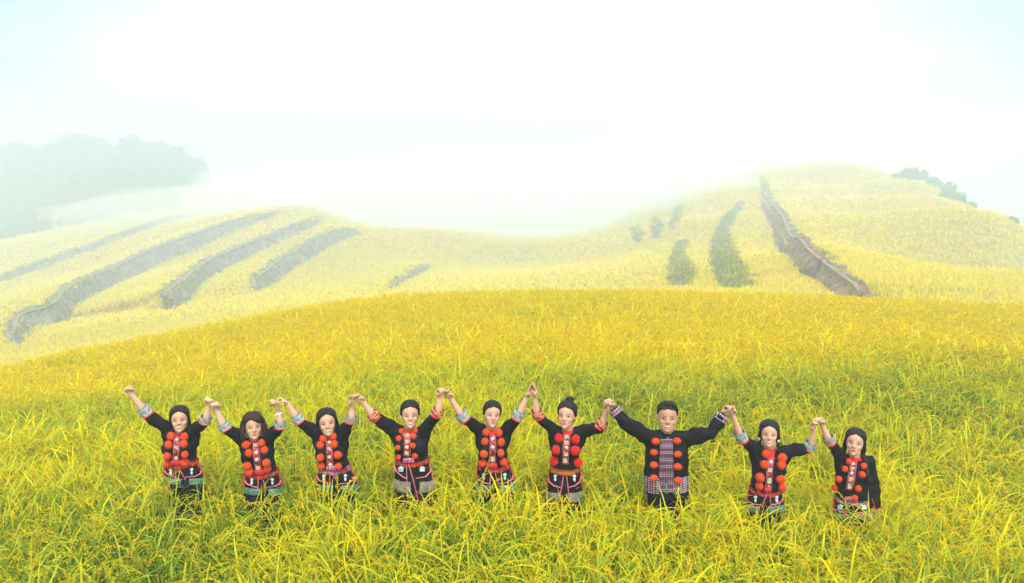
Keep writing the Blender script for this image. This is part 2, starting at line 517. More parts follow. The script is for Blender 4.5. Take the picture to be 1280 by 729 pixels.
# ------------------------------------------------------------------ people: materials
def attr_skin(name, c):
    m = pmat(name, c, 0.55, tuple(min(1, v * 1.06) for v in c), 14, sss=0.15, spec=0.3)
    return m
skin_w = attr_skin('skin', (0.56, 0.325, 0.225))
skin_m = attr_skin('skin_tan', (0.46, 0.26, 0.17))
lip_m = pmat('lips', (0.52, 0.09, 0.08), 0.4)
eye_m = pmat('eye_dark', (0.015, 0.01, 0.01), 0.25)
white_m = pmat('eye_white', (0.75, 0.72, 0.70), 0.3)
brow_m = pmat('brow', (0.05, 0.03, 0.025), 0.8)
blush_m = pmat('blush', (0.66, 0.33, 0.26), 0.6)
mats_face = [None, eye_m, white_m, lip_m, brow_m]
black_cloth = pmat('black_cloth', (0.010, 0.009, 0.013), 0.85, (0.016, 0.014, 0.020), 18, bump=0.5, bscale=14, spec=0.08)
trouser_m = pmat('trouser_cloth', (0.012, 0.010, 0.016), 0.9, (0.02, 0.018, 0.026), 18, bump=0.4, bscale=14, spec=0.12)
red_pom = pmat('orange_red_wool', (0.82, 0.055, 0.012), 0.95, (0.92, 0.12, 0.02), 60, sheen=0.15, spec=0.05)
red_pom2 = pmat('scarlet_wool', (0.72, 0.014, 0.012), 0.95, (0.82, 0.03, 0.02), 60, sheen=0.15, spec=0.05)
red_cloth = pmat('red_cloth', (0.50, 0.015, 0.015), 0.85, (0.62, 0.03, 0.02), 60)
pink_m = pmat('pink_trim', (0.62, 0.10, 0.14), 0.8, (0.70, 0.22, 0.25), 120)
silver_m = pmat('silver', (0.80, 0.78, 0.74), 0.35, (0.62, 0.55, 0.45), 70, metal=0.35)
bead_m = pmat('ivory_bead', (0.78, 0.66, 0.48), 0.5, (0.55, 0.40, 0.25), 60)
motif_m = pmat('pale_embroidery', (0.62, 0.72, 0.70), 0.8, (0.40, 0.60, 0.58), 80)
gold_m = pmat('gold_band', (0.52, 0.20, 0.05), 0.6, (0.62, 0.10, 0.04), 50)
hair_black = pmat('black_hair', (0.005, 0.004, 0.004), 0.5, (0.010, 0.008, 0.007), 40, bump=0.6, bscale=60, spec=0.22)
hair_brown = pmat('brown_hair', (0.018, 0.009, 0.007), 0.5, (0.035, 0.016, 0.011), 40, bump=0.6, bscale=60, spec=0.22)
def hair_mat(name, c1, c2):
    m, n, l, out = new_mat(name)
    b = n.new('ShaderNodeBsdfPrincipled'); b.inputs['Roughness'].default_value = 0.48; b.inputs['Specular IOR Level'].default_value = 0.22
    tc = n.new('ShaderNodeTexCoord'); mp = n.new('ShaderNodeMapping'); mp.inputs['Scale'].default_value = (150, 150, 12)
    t = n.new('ShaderNodeTexNoise'); t.inputs['Scale'].default_value = 1.0; t.inputs['Detail'].default_value = 3
    l.new(tc.outputs['Object'], mp.inputs['Vector']); l.new(mp.outputs[0], t.inputs['Vector'])
    r = n.new('ShaderNodeValToRGB')
    r.color_ramp.elements[0].position = 0.42; r.color_ramp.elements[0].color = (*c1, 1)
    r.color_ramp.elements[1].position = 0.68; r.color_ramp.elements[1].color = (*c2, 1)  # lighter brown streaks paint some shine into the strand colour
    l.new(t.outputs['Fac'], r.inputs['Fac']); l.new(r.outputs[0], b.inputs['Base Color'])
    bp = n.new('ShaderNodeBump'); bp.inputs['Strength'].default_value = 0.9; bp.inputs['Distance'].default_value = 0.004
    l.new(t.outputs['Fac'], bp.inputs['Height']); l.new(bp.outputs[0], b.inputs['Normal'])
    l.new(b.outputs[0], out.inputs['Surface'])
    return m
hair_black = hair_mat('black_hair', (0.003, 0.0025, 0.0025), (0.022, 0.014, 0.011))
hair_brown = hair_mat('brown_hair', (0.010, 0.005, 0.004), (0.060, 0.026, 0.016))
shoe_m = pmat('shoe', (0.03, 0.03, 0.03), 0.6)
under_m = pmat('blue_lining', (0.10, 0.25, 0.30), 0.8)

def weave(name, cols, su, sv, kind='fret'):
    """embroidery laid out on the cloth's own UVs: blocks, lines and small crosses in several thread colours"""
    m, n, l, out = new_mat(name)
    b = n.new('ShaderNodeBsdfPrincipled'); b.inputs['Roughness'].default_value = 0.85; b.inputs['Specular IOR Level'].default_value = 0.15
    uv = n.new('ShaderNodeUVMap')
    sp = n.new('ShaderNodeSeparateXYZ'); l.new(uv.outputs[0], sp.inputs[0])
    def M(op, a, b_=None):
        x = n.new('ShaderNodeMath'); x.operation = op
        for i, v in enumerate((a, b_)):
            if v is None: continue
            if isinstance(v, (int, float)): x.inputs[i].default_value = v
            else: l.new(v, x.inputs[i])
        return x.outputs[0]
    U = M('MULTIPLY', sp.outputs[0], su); V = M('MULTIPLY', sp.outputs[1], sv)
    def line(c, w):   # thin lines at integer positions
        return M('LESS_THAN', M('ABSOLUTE', M('SUBTRACT', M('FRACT', c), 0.5)), w)
    if kind == 'fret':
        g1 = line(U, .17); g2 = line(V, .17)
        ch = M('LESS_THAN', M('FRACT', M('MULTIPLY', M('ADD', M('FLOOR', U), M('FLOOR', V)), 0.5)), .25)
        mask = M('ADD', M('MULTIPLY', g1, ch), M('MULTIPLY', g2, M('SUBTRACT', 1, ch)))
        sel = M('FRACT', M('MULTIPLY', M('FLOOR', V), 0.381))
    else:
        mask = M('GREATER_THAN', M('ADD', M('ABSOLUTE', M('SUBTRACT', M('FRACT', U), 0.5)), M('ABSOLUTE', M('SUBTRACT', M('FRACT', V), 0.5))), .42)
        wn_ = n.new('ShaderNodeTexWhiteNoise'); wn_.noise_dimensions = '2D'
        cb = n.new('ShaderNodeCombineXYZ'); l.new(M('FLOOR', U), cb.inputs[0]); l.new(M('FLOOR', V), cb.inputs[1])
        l.new(cb.outputs[0], wn_.inputs['Vector'])
        sel = wn_.outputs['Value']
    r = n.new('ShaderNodeValToRGB'); r.color_ramp.interpolation = 'CONSTANT'
    fg = cols[1:]
    while len(r.color_ramp.elements) < len(fg): r.color_ramp.elements.new(0.5)
    for i, c in enumerate(fg): r.color_ramp.elements[i].position = i / len(fg)
    for i, c in enumerate(fg): r.color_ramp.elements[i].color = (*c, 1)
    l.new(sel, r.inputs['Fac'])
    mx = n.new('ShaderNodeMixRGB'); mx.inputs[1].default_value = (*cols[0], 1)
    l.new(mask, mx.inputs[0]); l.new(r.outputs[0], mx.inputs[2]); l.new(mx.outputs[0], b.inputs['Base Color'])
    l.new(b.outputs[0], out.inputs['Surface'])
    return m
cuff_teal = weave('teal_embroidery', [(0.14, 0.26, 0.25), (0.06, 0.22, 0.22), (0.42, 0.46, 0.42), (0.35, 0.06, 0.08), (0.20, 0.34, 0.32)], 20, 5, 'dots')
cuff_red = weave('red_embroidery', [(0.30, 0.02, 0.03), (0.62, 0.05, 0.03), (0.45, 0.28, 0.10), (0.10, 0.03, 0.04), (0.62, 0.40, 0.16)], 14, 5, 'dots')
cuff_pink = weave('pink_white_embroidery', [(0.05, 0.02, 0.05), (0.72, 0.62, 0.68), (0.60, 0.12, 0.22), (0.60, 0.50, 0.58)], 14, 4, 'fret')
man_panel = weave('man_embroidery', [(0.03, 0.012, 0.03), (0.46, 0.38, 0.46), (0.34, 0.07, 0.13), (0.50, 0.44, 0.52), (0.38, 0.16, 0.26)], 9, 30, 'fret')
man_band = weave('man_hem_embroidery', [(0.035, 0.015, 0.035), (0.62, 0.52, 0.60), (0.42, 0.10, 0.18), (0.66, 0.60, 0.66)], 7, 20, 'fret')
belt_red = weave('red_belt_embroidery', [(0.48, 0.02, 0.025), (0.68, 0.05, 0.03), (0.30, 0.02, 0.12), (0.70, 0.20, 0.10), (0.5, 0.02, 0.02)], 34, 3, 'dots')
belt_mix = weave('purple_belt_embroidery', [(0.30, 0.03, 0.12), (0.60, 0.05, 0.05), (0.30, 0.20, 0.45), (0.60, 0.45, 0.55), (0.5, 0.02, 0.02)], 30, 3, 'dots')
panel_w = weave('panel_embroidery', [(0.22, 0.015, 0.03), (0.50, 0.03, 0.03), (0.12, 0.02, 0.10), (0.60, 0.35, 0.30), (0.35, 0.02, 0.05)], 6, 22, 'dots')
band_teal = weave('teal_band', [(0.08, 0.22, 0.17), (0.14, 0.30, 0.24), (0.06, 0.15, 0.13), (0.20, 0.30, 0.20)], 4, 20, 'dots')
band_taupe = weave('taupe_band', [(0.20, 0.17, 0.12), (0.34, 0.30, 0.20), (0.26, 0.18, 0.17), (0.40, 0.36, 0.26), (0.18, 0.22, 0.20)], 46, 6, 'dots')
hem_taupe = weave('taupe_hem', [(0.20, 0.17, 0.12), (0.34, 0.30, 0.20), (0.26, 0.18, 0.17), (0.40, 0.36, 0.26), (0.18, 0.22, 0.20)], 4, 20, 'dots')

# ------------------------------------------------------------------ shape helpers
def loft(V, F, rings, n=20, cap=True):
    """rings: list of (centre, xvec, yvec): closed elliptical sections"""
    i0 = len(V)
    for c, a, b_ in rings:
        for k in range(n):
            t = 2 * math.pi * k / n
            V.append(c + a * math.cos(t) + b_ * math.sin(t))
    m_ = len(rings)
    for j in range(m_ - 1):
        for k in range(n):
            p = i0 + j * n + k; q = i0 + j * n + (k + 1) % n
            F.append((p, q, q + n, p + n))
    if cap:
        V.append(rings[0][0].copy()); c0 = len(V) - 1
        V.append(rings[-1][0].copy()); c1 = len(V) - 1
        for k in range(n):
            F.append((c0, i0 + (k + 1) % n, i0 + k))
            p = i0 + (m_ - 1) * n
            F.append((c1, p + k, p + (k + 1) % n))

def tube(V, F, pts, rad, n=12, flat=1.0, side=None):
    """rounded tapered tube along pts; flat<1 squashes along the axis perpendicular to side"""
    pts = [Vector(p) for p in pts]
    rings = []
    prev = None
    for i, p in enumerate(pts):
        d = (pts[min(i + 1, len(pts) - 1)] - pts[max(i - 1, 0)]).normalized()
        if side is not None:
            s = (side - d * side.dot(d)).normalized()
        elif prev is None:
            s = d.orthogonal().normalized()
        else:
            s = (prev - d * prev.dot(d)).normalized()
        prev = s
        u = d.cross(s)
        rings.append((p, s, u, rad[i], d))
    out = []
    c, s, u, r_, d = rings[0]
    for t in (0.35, 0.75): out.append((c - d * r_ * math.cos(t * math.pi / 2) * flat, s * r_ * math.sin(t * math.pi / 2), u * r_ * flat * math.sin(t * math.pi / 2)))
    for c, s, u, r_, d in rings: out.append((c, s * r_, u * r_ * flat))
    c, s, u, r_, d = rings[-1]
    for t in (0.75, 0.35): out.append((c + d * r_ * math.cos(t * math.pi / 2) * flat, s * r_ * math.sin(t * math.pi / 2), u * r_ * flat * math.sin(t * math.pi / 2)))
    loft(V, F, out, n)

def ellip(V, F, c, ax, ay, az, nu=14, nv=9):
    rings = []
    for j in range(1, nv):
        t = math.pi * j / nv
        rings.append((c - az * math.cos(t), ax * math.sin(t), ay * math.sin(t)))
    loft(V, F, rings, nu)

def remesh(V, F, voxel, smooth=2, factor=0.5):
    me = bpy.data.meshes.new('tmp'); me.from_pydata([tuple(v) for v in V], [], F); me.update()
    bmx = bmesh.new(); bmx.from_mesh(me); bmesh.ops.recalc_face_normals(bmx, faces=bmx.faces); bmx.to_mesh(me); bmx.free()
    o = bpy.data.objects.new('tmp', me); col.objects.link(o)
    md = o.modifiers.new('r', 'REMESH'); md.mode = 'VOXEL'; md.voxel_size = voxel
    if smooth:
        sm = o.modifiers.new('s', 'SMOOTH'); sm.iterations = smooth; sm.factor = factor
    dg = bpy.context.evaluated_depsgraph_get()
    ev = o.evaluated_get(dg); m2 = ev.to_mesh()
    co = np.empty(len(m2.vertices) * 3); m2.vertices.foreach_get('co', co); co = co.reshape(-1, 3)
    nn = np.empty(len(m2.vertices) * 3); m2.vertices.foreach_get('normal', nn); nn = nn.reshape(-1, 3)
    fs = [tuple(p.vertices) for p in m2.polygons]
    ev.to_mesh_clear()
    bpy.data.objects.remove(o); bpy.data.meshes.remove(me)
    return co, nn, fs

Xv = Vector((1, 0, 0)); Yv = Vector((0, 1, 0)); Zv = Vector((0, 0, 1))

def head_frame(yaw, pitch, roll):
    # local: x = picture right, -y = out of the face, z = up
    return Euler((R(-pitch), R(roll), R(yaw)), 'XYZ').to_matrix()

HEADLV = [(0.000, .014, .070, -.045), (.010, .030, .084, -.030), (.028, .044, .088, .000), (.050, .055, .088, .045), (.075, .063, .087, .075), (.100, .069, .085, .093),
          (.125, .072, .088, .099), (.155, .073, .085, .100), (.180, .068, .072, .093), (.200, .054, .050, .074), (.214, .034, .022, .045), (.221, .012, .0, .02)]
def head_geo(V, F, c, M, s, man):
    def P(x, y, z): return c + M @ Vector((x, y, z)) * s
    rings = []
    jaw = 1.10 if man else 1.0
    for z, w, f, b_ in HEADLV:
        if z < .08: w *= jaw
        rings.append((P(0, (b_ - f) / 2, z), M @ Xv * w * s, M @ Yv * (f + b_) / 2 * s))
    loft(V, F, rings, 28)
    # nose, lips, chin, cheeks, ears
    tube(V, F, [P(0, -.083, .116), P(0, -.091, .098), P(0, -.098, .082)], [.008 * s, .010 * s, .0125 * s], 10)
    for sx in (-1, 1):
        ellip(V, F, P(sx * .010, -.092, .077), M @ Xv * .008 * s, M @ Yv * .008 * s, M @ Zv * .006 * s, 8, 6)
        ellip(V, F, P(sx * .036, -.064, .078), M @ Xv * .021 * s, M @ Yv * .014 * s, M @ Zv * .022 * s, 10, 7)
        ellip(V, F, P(sx * .073, .012, .095), M @ Xv * .009 * s, M @ Yv * .017 * s, M @ Zv * .031 * s, 10, 7)
    ellip(V, F, P(0, -.086, .051), M @ Xv * .024 * s, M @ Yv * .008 * s, M @ Zv * .009 * s, 10, 7)
    ellip(V, F, P(0, -.080, .014), M @ Xv * .019 * s, M @ Yv * .014 * s, M @ Zv * .013 * s, 10, 7)

def face_details(V, F, MI, c, M, s, smile, bvh, mi0=1):
    """eyes, brows and lips as thin shapes set on the face: appended with their own material slots"""
    def P(x, y, z): return c + M @ Vector((x, y, z)) * s
    def surf(x, z, off):
        o = P(x, -.25, z); d = (M @ Yv)
        h = bvh.ray_cast(o, d)
        return (h[0] if h[0] is not None else P(x, -.088, z)) - d * off * s
    def patch(pts, wid, th, mi):
        """pts: list of (x,z); strip following the face surface"""
        V0, F0 = [], []
        tube(V0, F0, [surf(x, z, -0.0005) for x, z in pts], [w * s for w in wid], 8, th, M @ Zv)
        i0 = len(V)
        V.extend(V0)
        for f in F0:
            F.append(tuple(i0 + q for q in f)); MI.append(mi)
    for sx in (-1, 1):
        X_ = lambda t: sx * t
        # eye white, dark iris with lash line, brow
        patch([(X_(.019), .103), (X_(.031), .1045), (X_(.043), .1035)], [.0022, .0044, .0022], .55, 2)
        patch([(X_(.0285), .1035), (X_(.0335), .1035)], [.0056, .0056], .75, 1)
        patch([(X_(.017), .1045), (X_(.031), .1095), (X_(.047), .1060)], [.0018, .0032, .0022], .9, 1)
        patch([(X_(.015), .1235), (X_(.032), .1275), (X_(.049), .1225)], [.0026, .0036, .0018], .55, 4)
        patch([(X_(.005), .0705), (X_(.0085), .0710)], [.0016, .0018], .6, 4)
    if smile:
        patch([(-.026, .0555), (-.012, .0500), (0, .0485), (.012, .0500), (.026, .0555)], [.0016, .0052, .0062, .0052, .0016], .5, 2)
        patch([(-.028, .0575), (-.012, .0560), (0, .0550), (.012, .0560), (.028, .0575)], [.0016, .0032, .0036, .0032, .0016], .75, 3)
        patch([(-.027, .0545), (-.012, .0450), (0, .0430), (.012, .0450), (.027, .0545)], [.0014, .0034, .0042, .0034, .0014], .75, 3)
    else:
        patch([(-.022, .0510), (-.008, .0540), (0, .0530), (.008, .0540), (.022, .0510)], [.0016, .0038, .0036, .0038, .0016], .75, 3)
        patch([(-.020, .0500), (-.008, .0465), (0, .0458), (.008, .0465), (.020, .0500)], [.0014, .0042, .0048, .0042, .0014], .75, 3)

def hand_geo(V, F, w, d, nrm, s, curl, thumb_sign, mirror=False):
    """w wrist, d direction of the hand, nrm palm normal (side the fingers close to)"""
    d = d.normalized(); nrm = (nrm - d * nrm.dot(d)).normalized(); sd = d.cross(nrm).normalized()
    L = 0.078 * s
    rings = []
    for t, wx, th in ((-.15, .024, .020), (.1, .028, .017), (.45, .036, .016), (.8, .040, .014), (1.0, .038, .012)):
        rings.append((w + d * L * t, sd * wx * s, nrm * th * s))
    loft(V, F, rings, 16)
    for i, (off, ln) in enumerate(((-.028, .066), (-.0095, .074), (.0095, .070), (.027, .055))):
        p = w + d * L * .92 + sd * off * s
        dr = (d + sd * off * 2.2).normalized()
        ang = 0; pts = [p - dr * .012 * s, p]; rad = [.0095 * s, .0095 * s]
        for j, seg in enumerate((.45, .31, .24)):
            ang += curl * (1.0 if j == 0 else 1.15) + 0.05 * (i - 1.5)
            q = dr * math.cos(ang) + nrm * math.sin(ang)
            p = p + q * ln * seg * s
            pts.append(p); rad.append((.0088, .0080, .0068)[j] * s)
        tube(V, F, pts, rad, 8)
    ts = thumb_sign
    p = w + d * L * .22 - sd * ts * .022 * s
    q1 = (-sd * ts * .5 + d * .75 + nrm * .5).normalized(); q2 = (sd * ts * .45 * curl + d * .6 + nrm * (.35 + curl * .4)).normalized()
    p1 = p + q1 * .030 * s; p2 = p1 + q2 * .028 * s; p3 = p2 + (q2 + nrm * .3).normalized() * .022 * s
    tube(V, F, [p - q1 * .01 * s, p, p1, p2, p3], [.013 * s, .013 * s, .011 * s, .0095 * s, .008 * s], 8)

def strip_uv(me, uvs):
    uvl = me.uv_layers.new(name='UVMap')
    for lp in me.loops:
        uvl.data[lp.index].uv = uvs[lp.vertex_index]

def cam_hit(bvh, px, py, Y, off):
    o = Vector((0, 0, CAM_Z)); d = ray(px, py).normalized()
    h = bvh.ray_cast(o, d)
    if h[0] is None:
        h = bvh.find_nearest(at(px, py, Y))
    n_ = h[1]
    if n_.dot(d) > 0: n_ = -n_
    return h[0] + n_ * off, n_

def decal(name, bvh, path, halfw, Y, th, mat, parent, base, nacross=4, sub=3, dirn=None):
    """a thin piece of cloth or trim laid on the garment along a path of picture points"""
    pts = []
    for i in range(len(path) - 1):
        for k in range(sub):
            t = k / sub
            pts.append((path[i][0] * (1 - t) + path[i + 1][0] * t, path[i][1] * (1 - t) + path[i + 1][1] * t,
                        halfw[i] * (1 - t) + halfw[i + 1] * t))
    pts.append((*path[-1], halfw[-1]))
    V, F, UV = [], [], []
    n_ = len(pts); W = nacross + 1
    top = []; bot = []
    for i, (x, y, hw) in enumerate(pts):
        a = pts[max(i - 1, 0)]; b_ = pts[min(i + 1, n_ - 1)]
        tx, ty_ = b_[0] - a[0], b_[1] - a[1]; L = math.hypot(tx, ty_) + 1e-9
        nx_, ny_ = (-ty_ / L, tx / L) if dirn is None else dirn
        for k in range(W):
            u = k / nacross
            f = (u - .5) * 2
            p, nn = cam_hit(bvh, x + nx_ * f * hw, y + ny_ * f * hw, Y, 0)
            edge = 0 if k in (0, nacross) else 1
            top.append(p + nn * (th * (0.55 + 0.45 * edge))); bot.append(p - nn * 0.004)
            UV.append((u, i / (n_ - 1)))
    V = top + bot; off = len(top)
    UV = UV + UV
    for i in range(n_ - 1):
        for k in range(W - 1):
            a = i * W + k
            F.append((a, a + 1, a + 1 + W, a + W))
            F.append((off + a, off + a + W, off + a + 1 + W, off + a + 1))
        for k in (0, W - 1):
            a = i * W + k
            F.append((a, a + W, off + a + W, off + a))
    for i in (0, n_ - 1):
        for k in range(W - 1):
            a = i * W + k
            F.append((a, off + a, off + a + 1, a + 1))
    o = mesh_obj(name, V, F, mat, parent=parent, base=base, smooth=False)
    strip_uv(o.data, UV)
    return o

def ring_band(name, rings, mat, parent, base, n=40, ulen=1.0, jag=0.0):
    """open band of cloth round the body or an arm"""
    V, F, UV = [], [], []
    m_ = len(rings)
    for lay, g in ((0, 1.0), (1, 0.93)):
        for j, (c, a, b_) in enumerate(rings):
            for k in range(n + 1):
                t = 2 * math.pi * k / n
                w = 1 + 0.03 * math.sin(5 * t + j) + 0.02 * math.sin(9 * t)
                V.append(c + (a * math.cos(t) + b_ * math.sin(t)) * g * w); UV.append((k / n, j / (m_ - 1)))
    W = n + 1; off = m_ * W
    for j in range(m_ - 1):
        for k in range(n):
            p = j * W + k
            F.append((p, p + 1, p + 1 + W, p + W)); F.append((off + p, off + p + W, off + p + 1 + W, off + p + 1))
    for j in (0, m_ - 1):
        for k in range(n):
            p = j * W + k
            F.append((p, p + 1, off + p + 1, off + p))
    o = mesh_obj(name, V, F, mat, parent=parent, base=base)
    strip_uv(o.data, UV)
    return o

pom_mesh = {}
def fuzzy(key, mat, half=False):
    if key in pom_mesh: return pom_mesh[key]
    r = random.Random(hash(key) % 1000 if not isinstance(key, str) else sum(map(ord, key)))
    V, F = [], []
    bmx = bmesh.new(); bmesh.ops.create_icosphere(bmx, subdivisions=3, radius=1)
    V = [v.co * (0.84 + 0.10 * noise.noise(v.co * 2.2) + .10 * noise.noise(v.co * 7)) for v in bmx.verts]; F = [tuple(v.index for v in f.verts) for f in bmx.faces]
    bmx.free()
    for i in range(700):      # yarn ends
        u = Vector((r.gauss(0, 1), r.gauss(0, 1), r.gauss(0, 1))).normalized()
        a = u.orthogonal().normalized() * .045; b_ = u.cross(a)
        tip = u * r.uniform(.95, 1.22) + Vector((r.gauss(0, .05), r.gauss(0, .05), r.gauss(0, .05)))
        i0 = len(V); V += [u * .78 + a, u * .78 - a * .5 + b_, u * .78 - a * .5 - b_, tip]
        F += [(i0, i0 + 1, i0 + 3), (i0 + 1, i0 + 2, i0 + 3), (i0 + 2, i0, i0 + 3)]
    me = bpy.data.meshes.new('pompom'); me.from_pydata([tuple(v) for v in V], [], F); me.materials.append(mat)
    me.polygons.foreach_set('use_smooth', [True] * len(me.polygons))
    pom_mesh[key] = me
    return me

def place_mesh(name, me, loc, scale, parent, base, rotz=0, roty=0):
    o = bpy.data.objects.new(name, me); col.objects.link(o)
    o.parent = parent; o.location = Vector(loc) - Vector(base)
    o.scale = scale; o.rotation_euler = (0, roty, rotz)
    return o

def disc_mesh(name, kind, mat):
    """silver ornaments worn on the front panel: a domed disc with a ring, or a plaque with a raised border"""
    if name in pom_mesh: return pom_mesh[name]
    V, F = [], []
    if kind == 'disc':
        rings = [(Vector((0, -y, 0)), Xv * r_, Zv * r_) for r_, y in ((1, 0), (1, .18), (.86, .26), (.78, .16), (.62, .16), (.5, .34), (.28, .46), (.05, .5))]
        loft(V, F, rings, 24)
    else:
        def box(x0, x1, y0, y1, z0, z1):
            i = len(V)
            V.extend([Vector((x, y, z)) for x in (x0, x1) for y in (y0, y1) for z in (z0, z1)])
            for f in ((0, 1, 3, 2), (4, 6, 7, 5), (0, 4, 5, 1), (2, 3, 7, 6), (0, 2, 6, 4), (1, 5, 7, 3)): F.append(tuple(i + q for q in f))
        box(-1, 1, -.18, 0.05, -1, 1)
        for a in ((-1, -.8, -1, 1), (.8, 1, -1, 1), (-.8, .8, -1, -.8), (-.8, .8, .8, 1)):
            box(a[0], a[1], -.34, -.18, a[2], a[3])
        box(-.35, .35, -.4, -.18, -.35, .35)
    me = bpy.data.meshes.new(name); me.from_pydata([tuple(v) for v in V], [], F); me.materials.append(mat)
    pom_mesh[name] = me
    return me

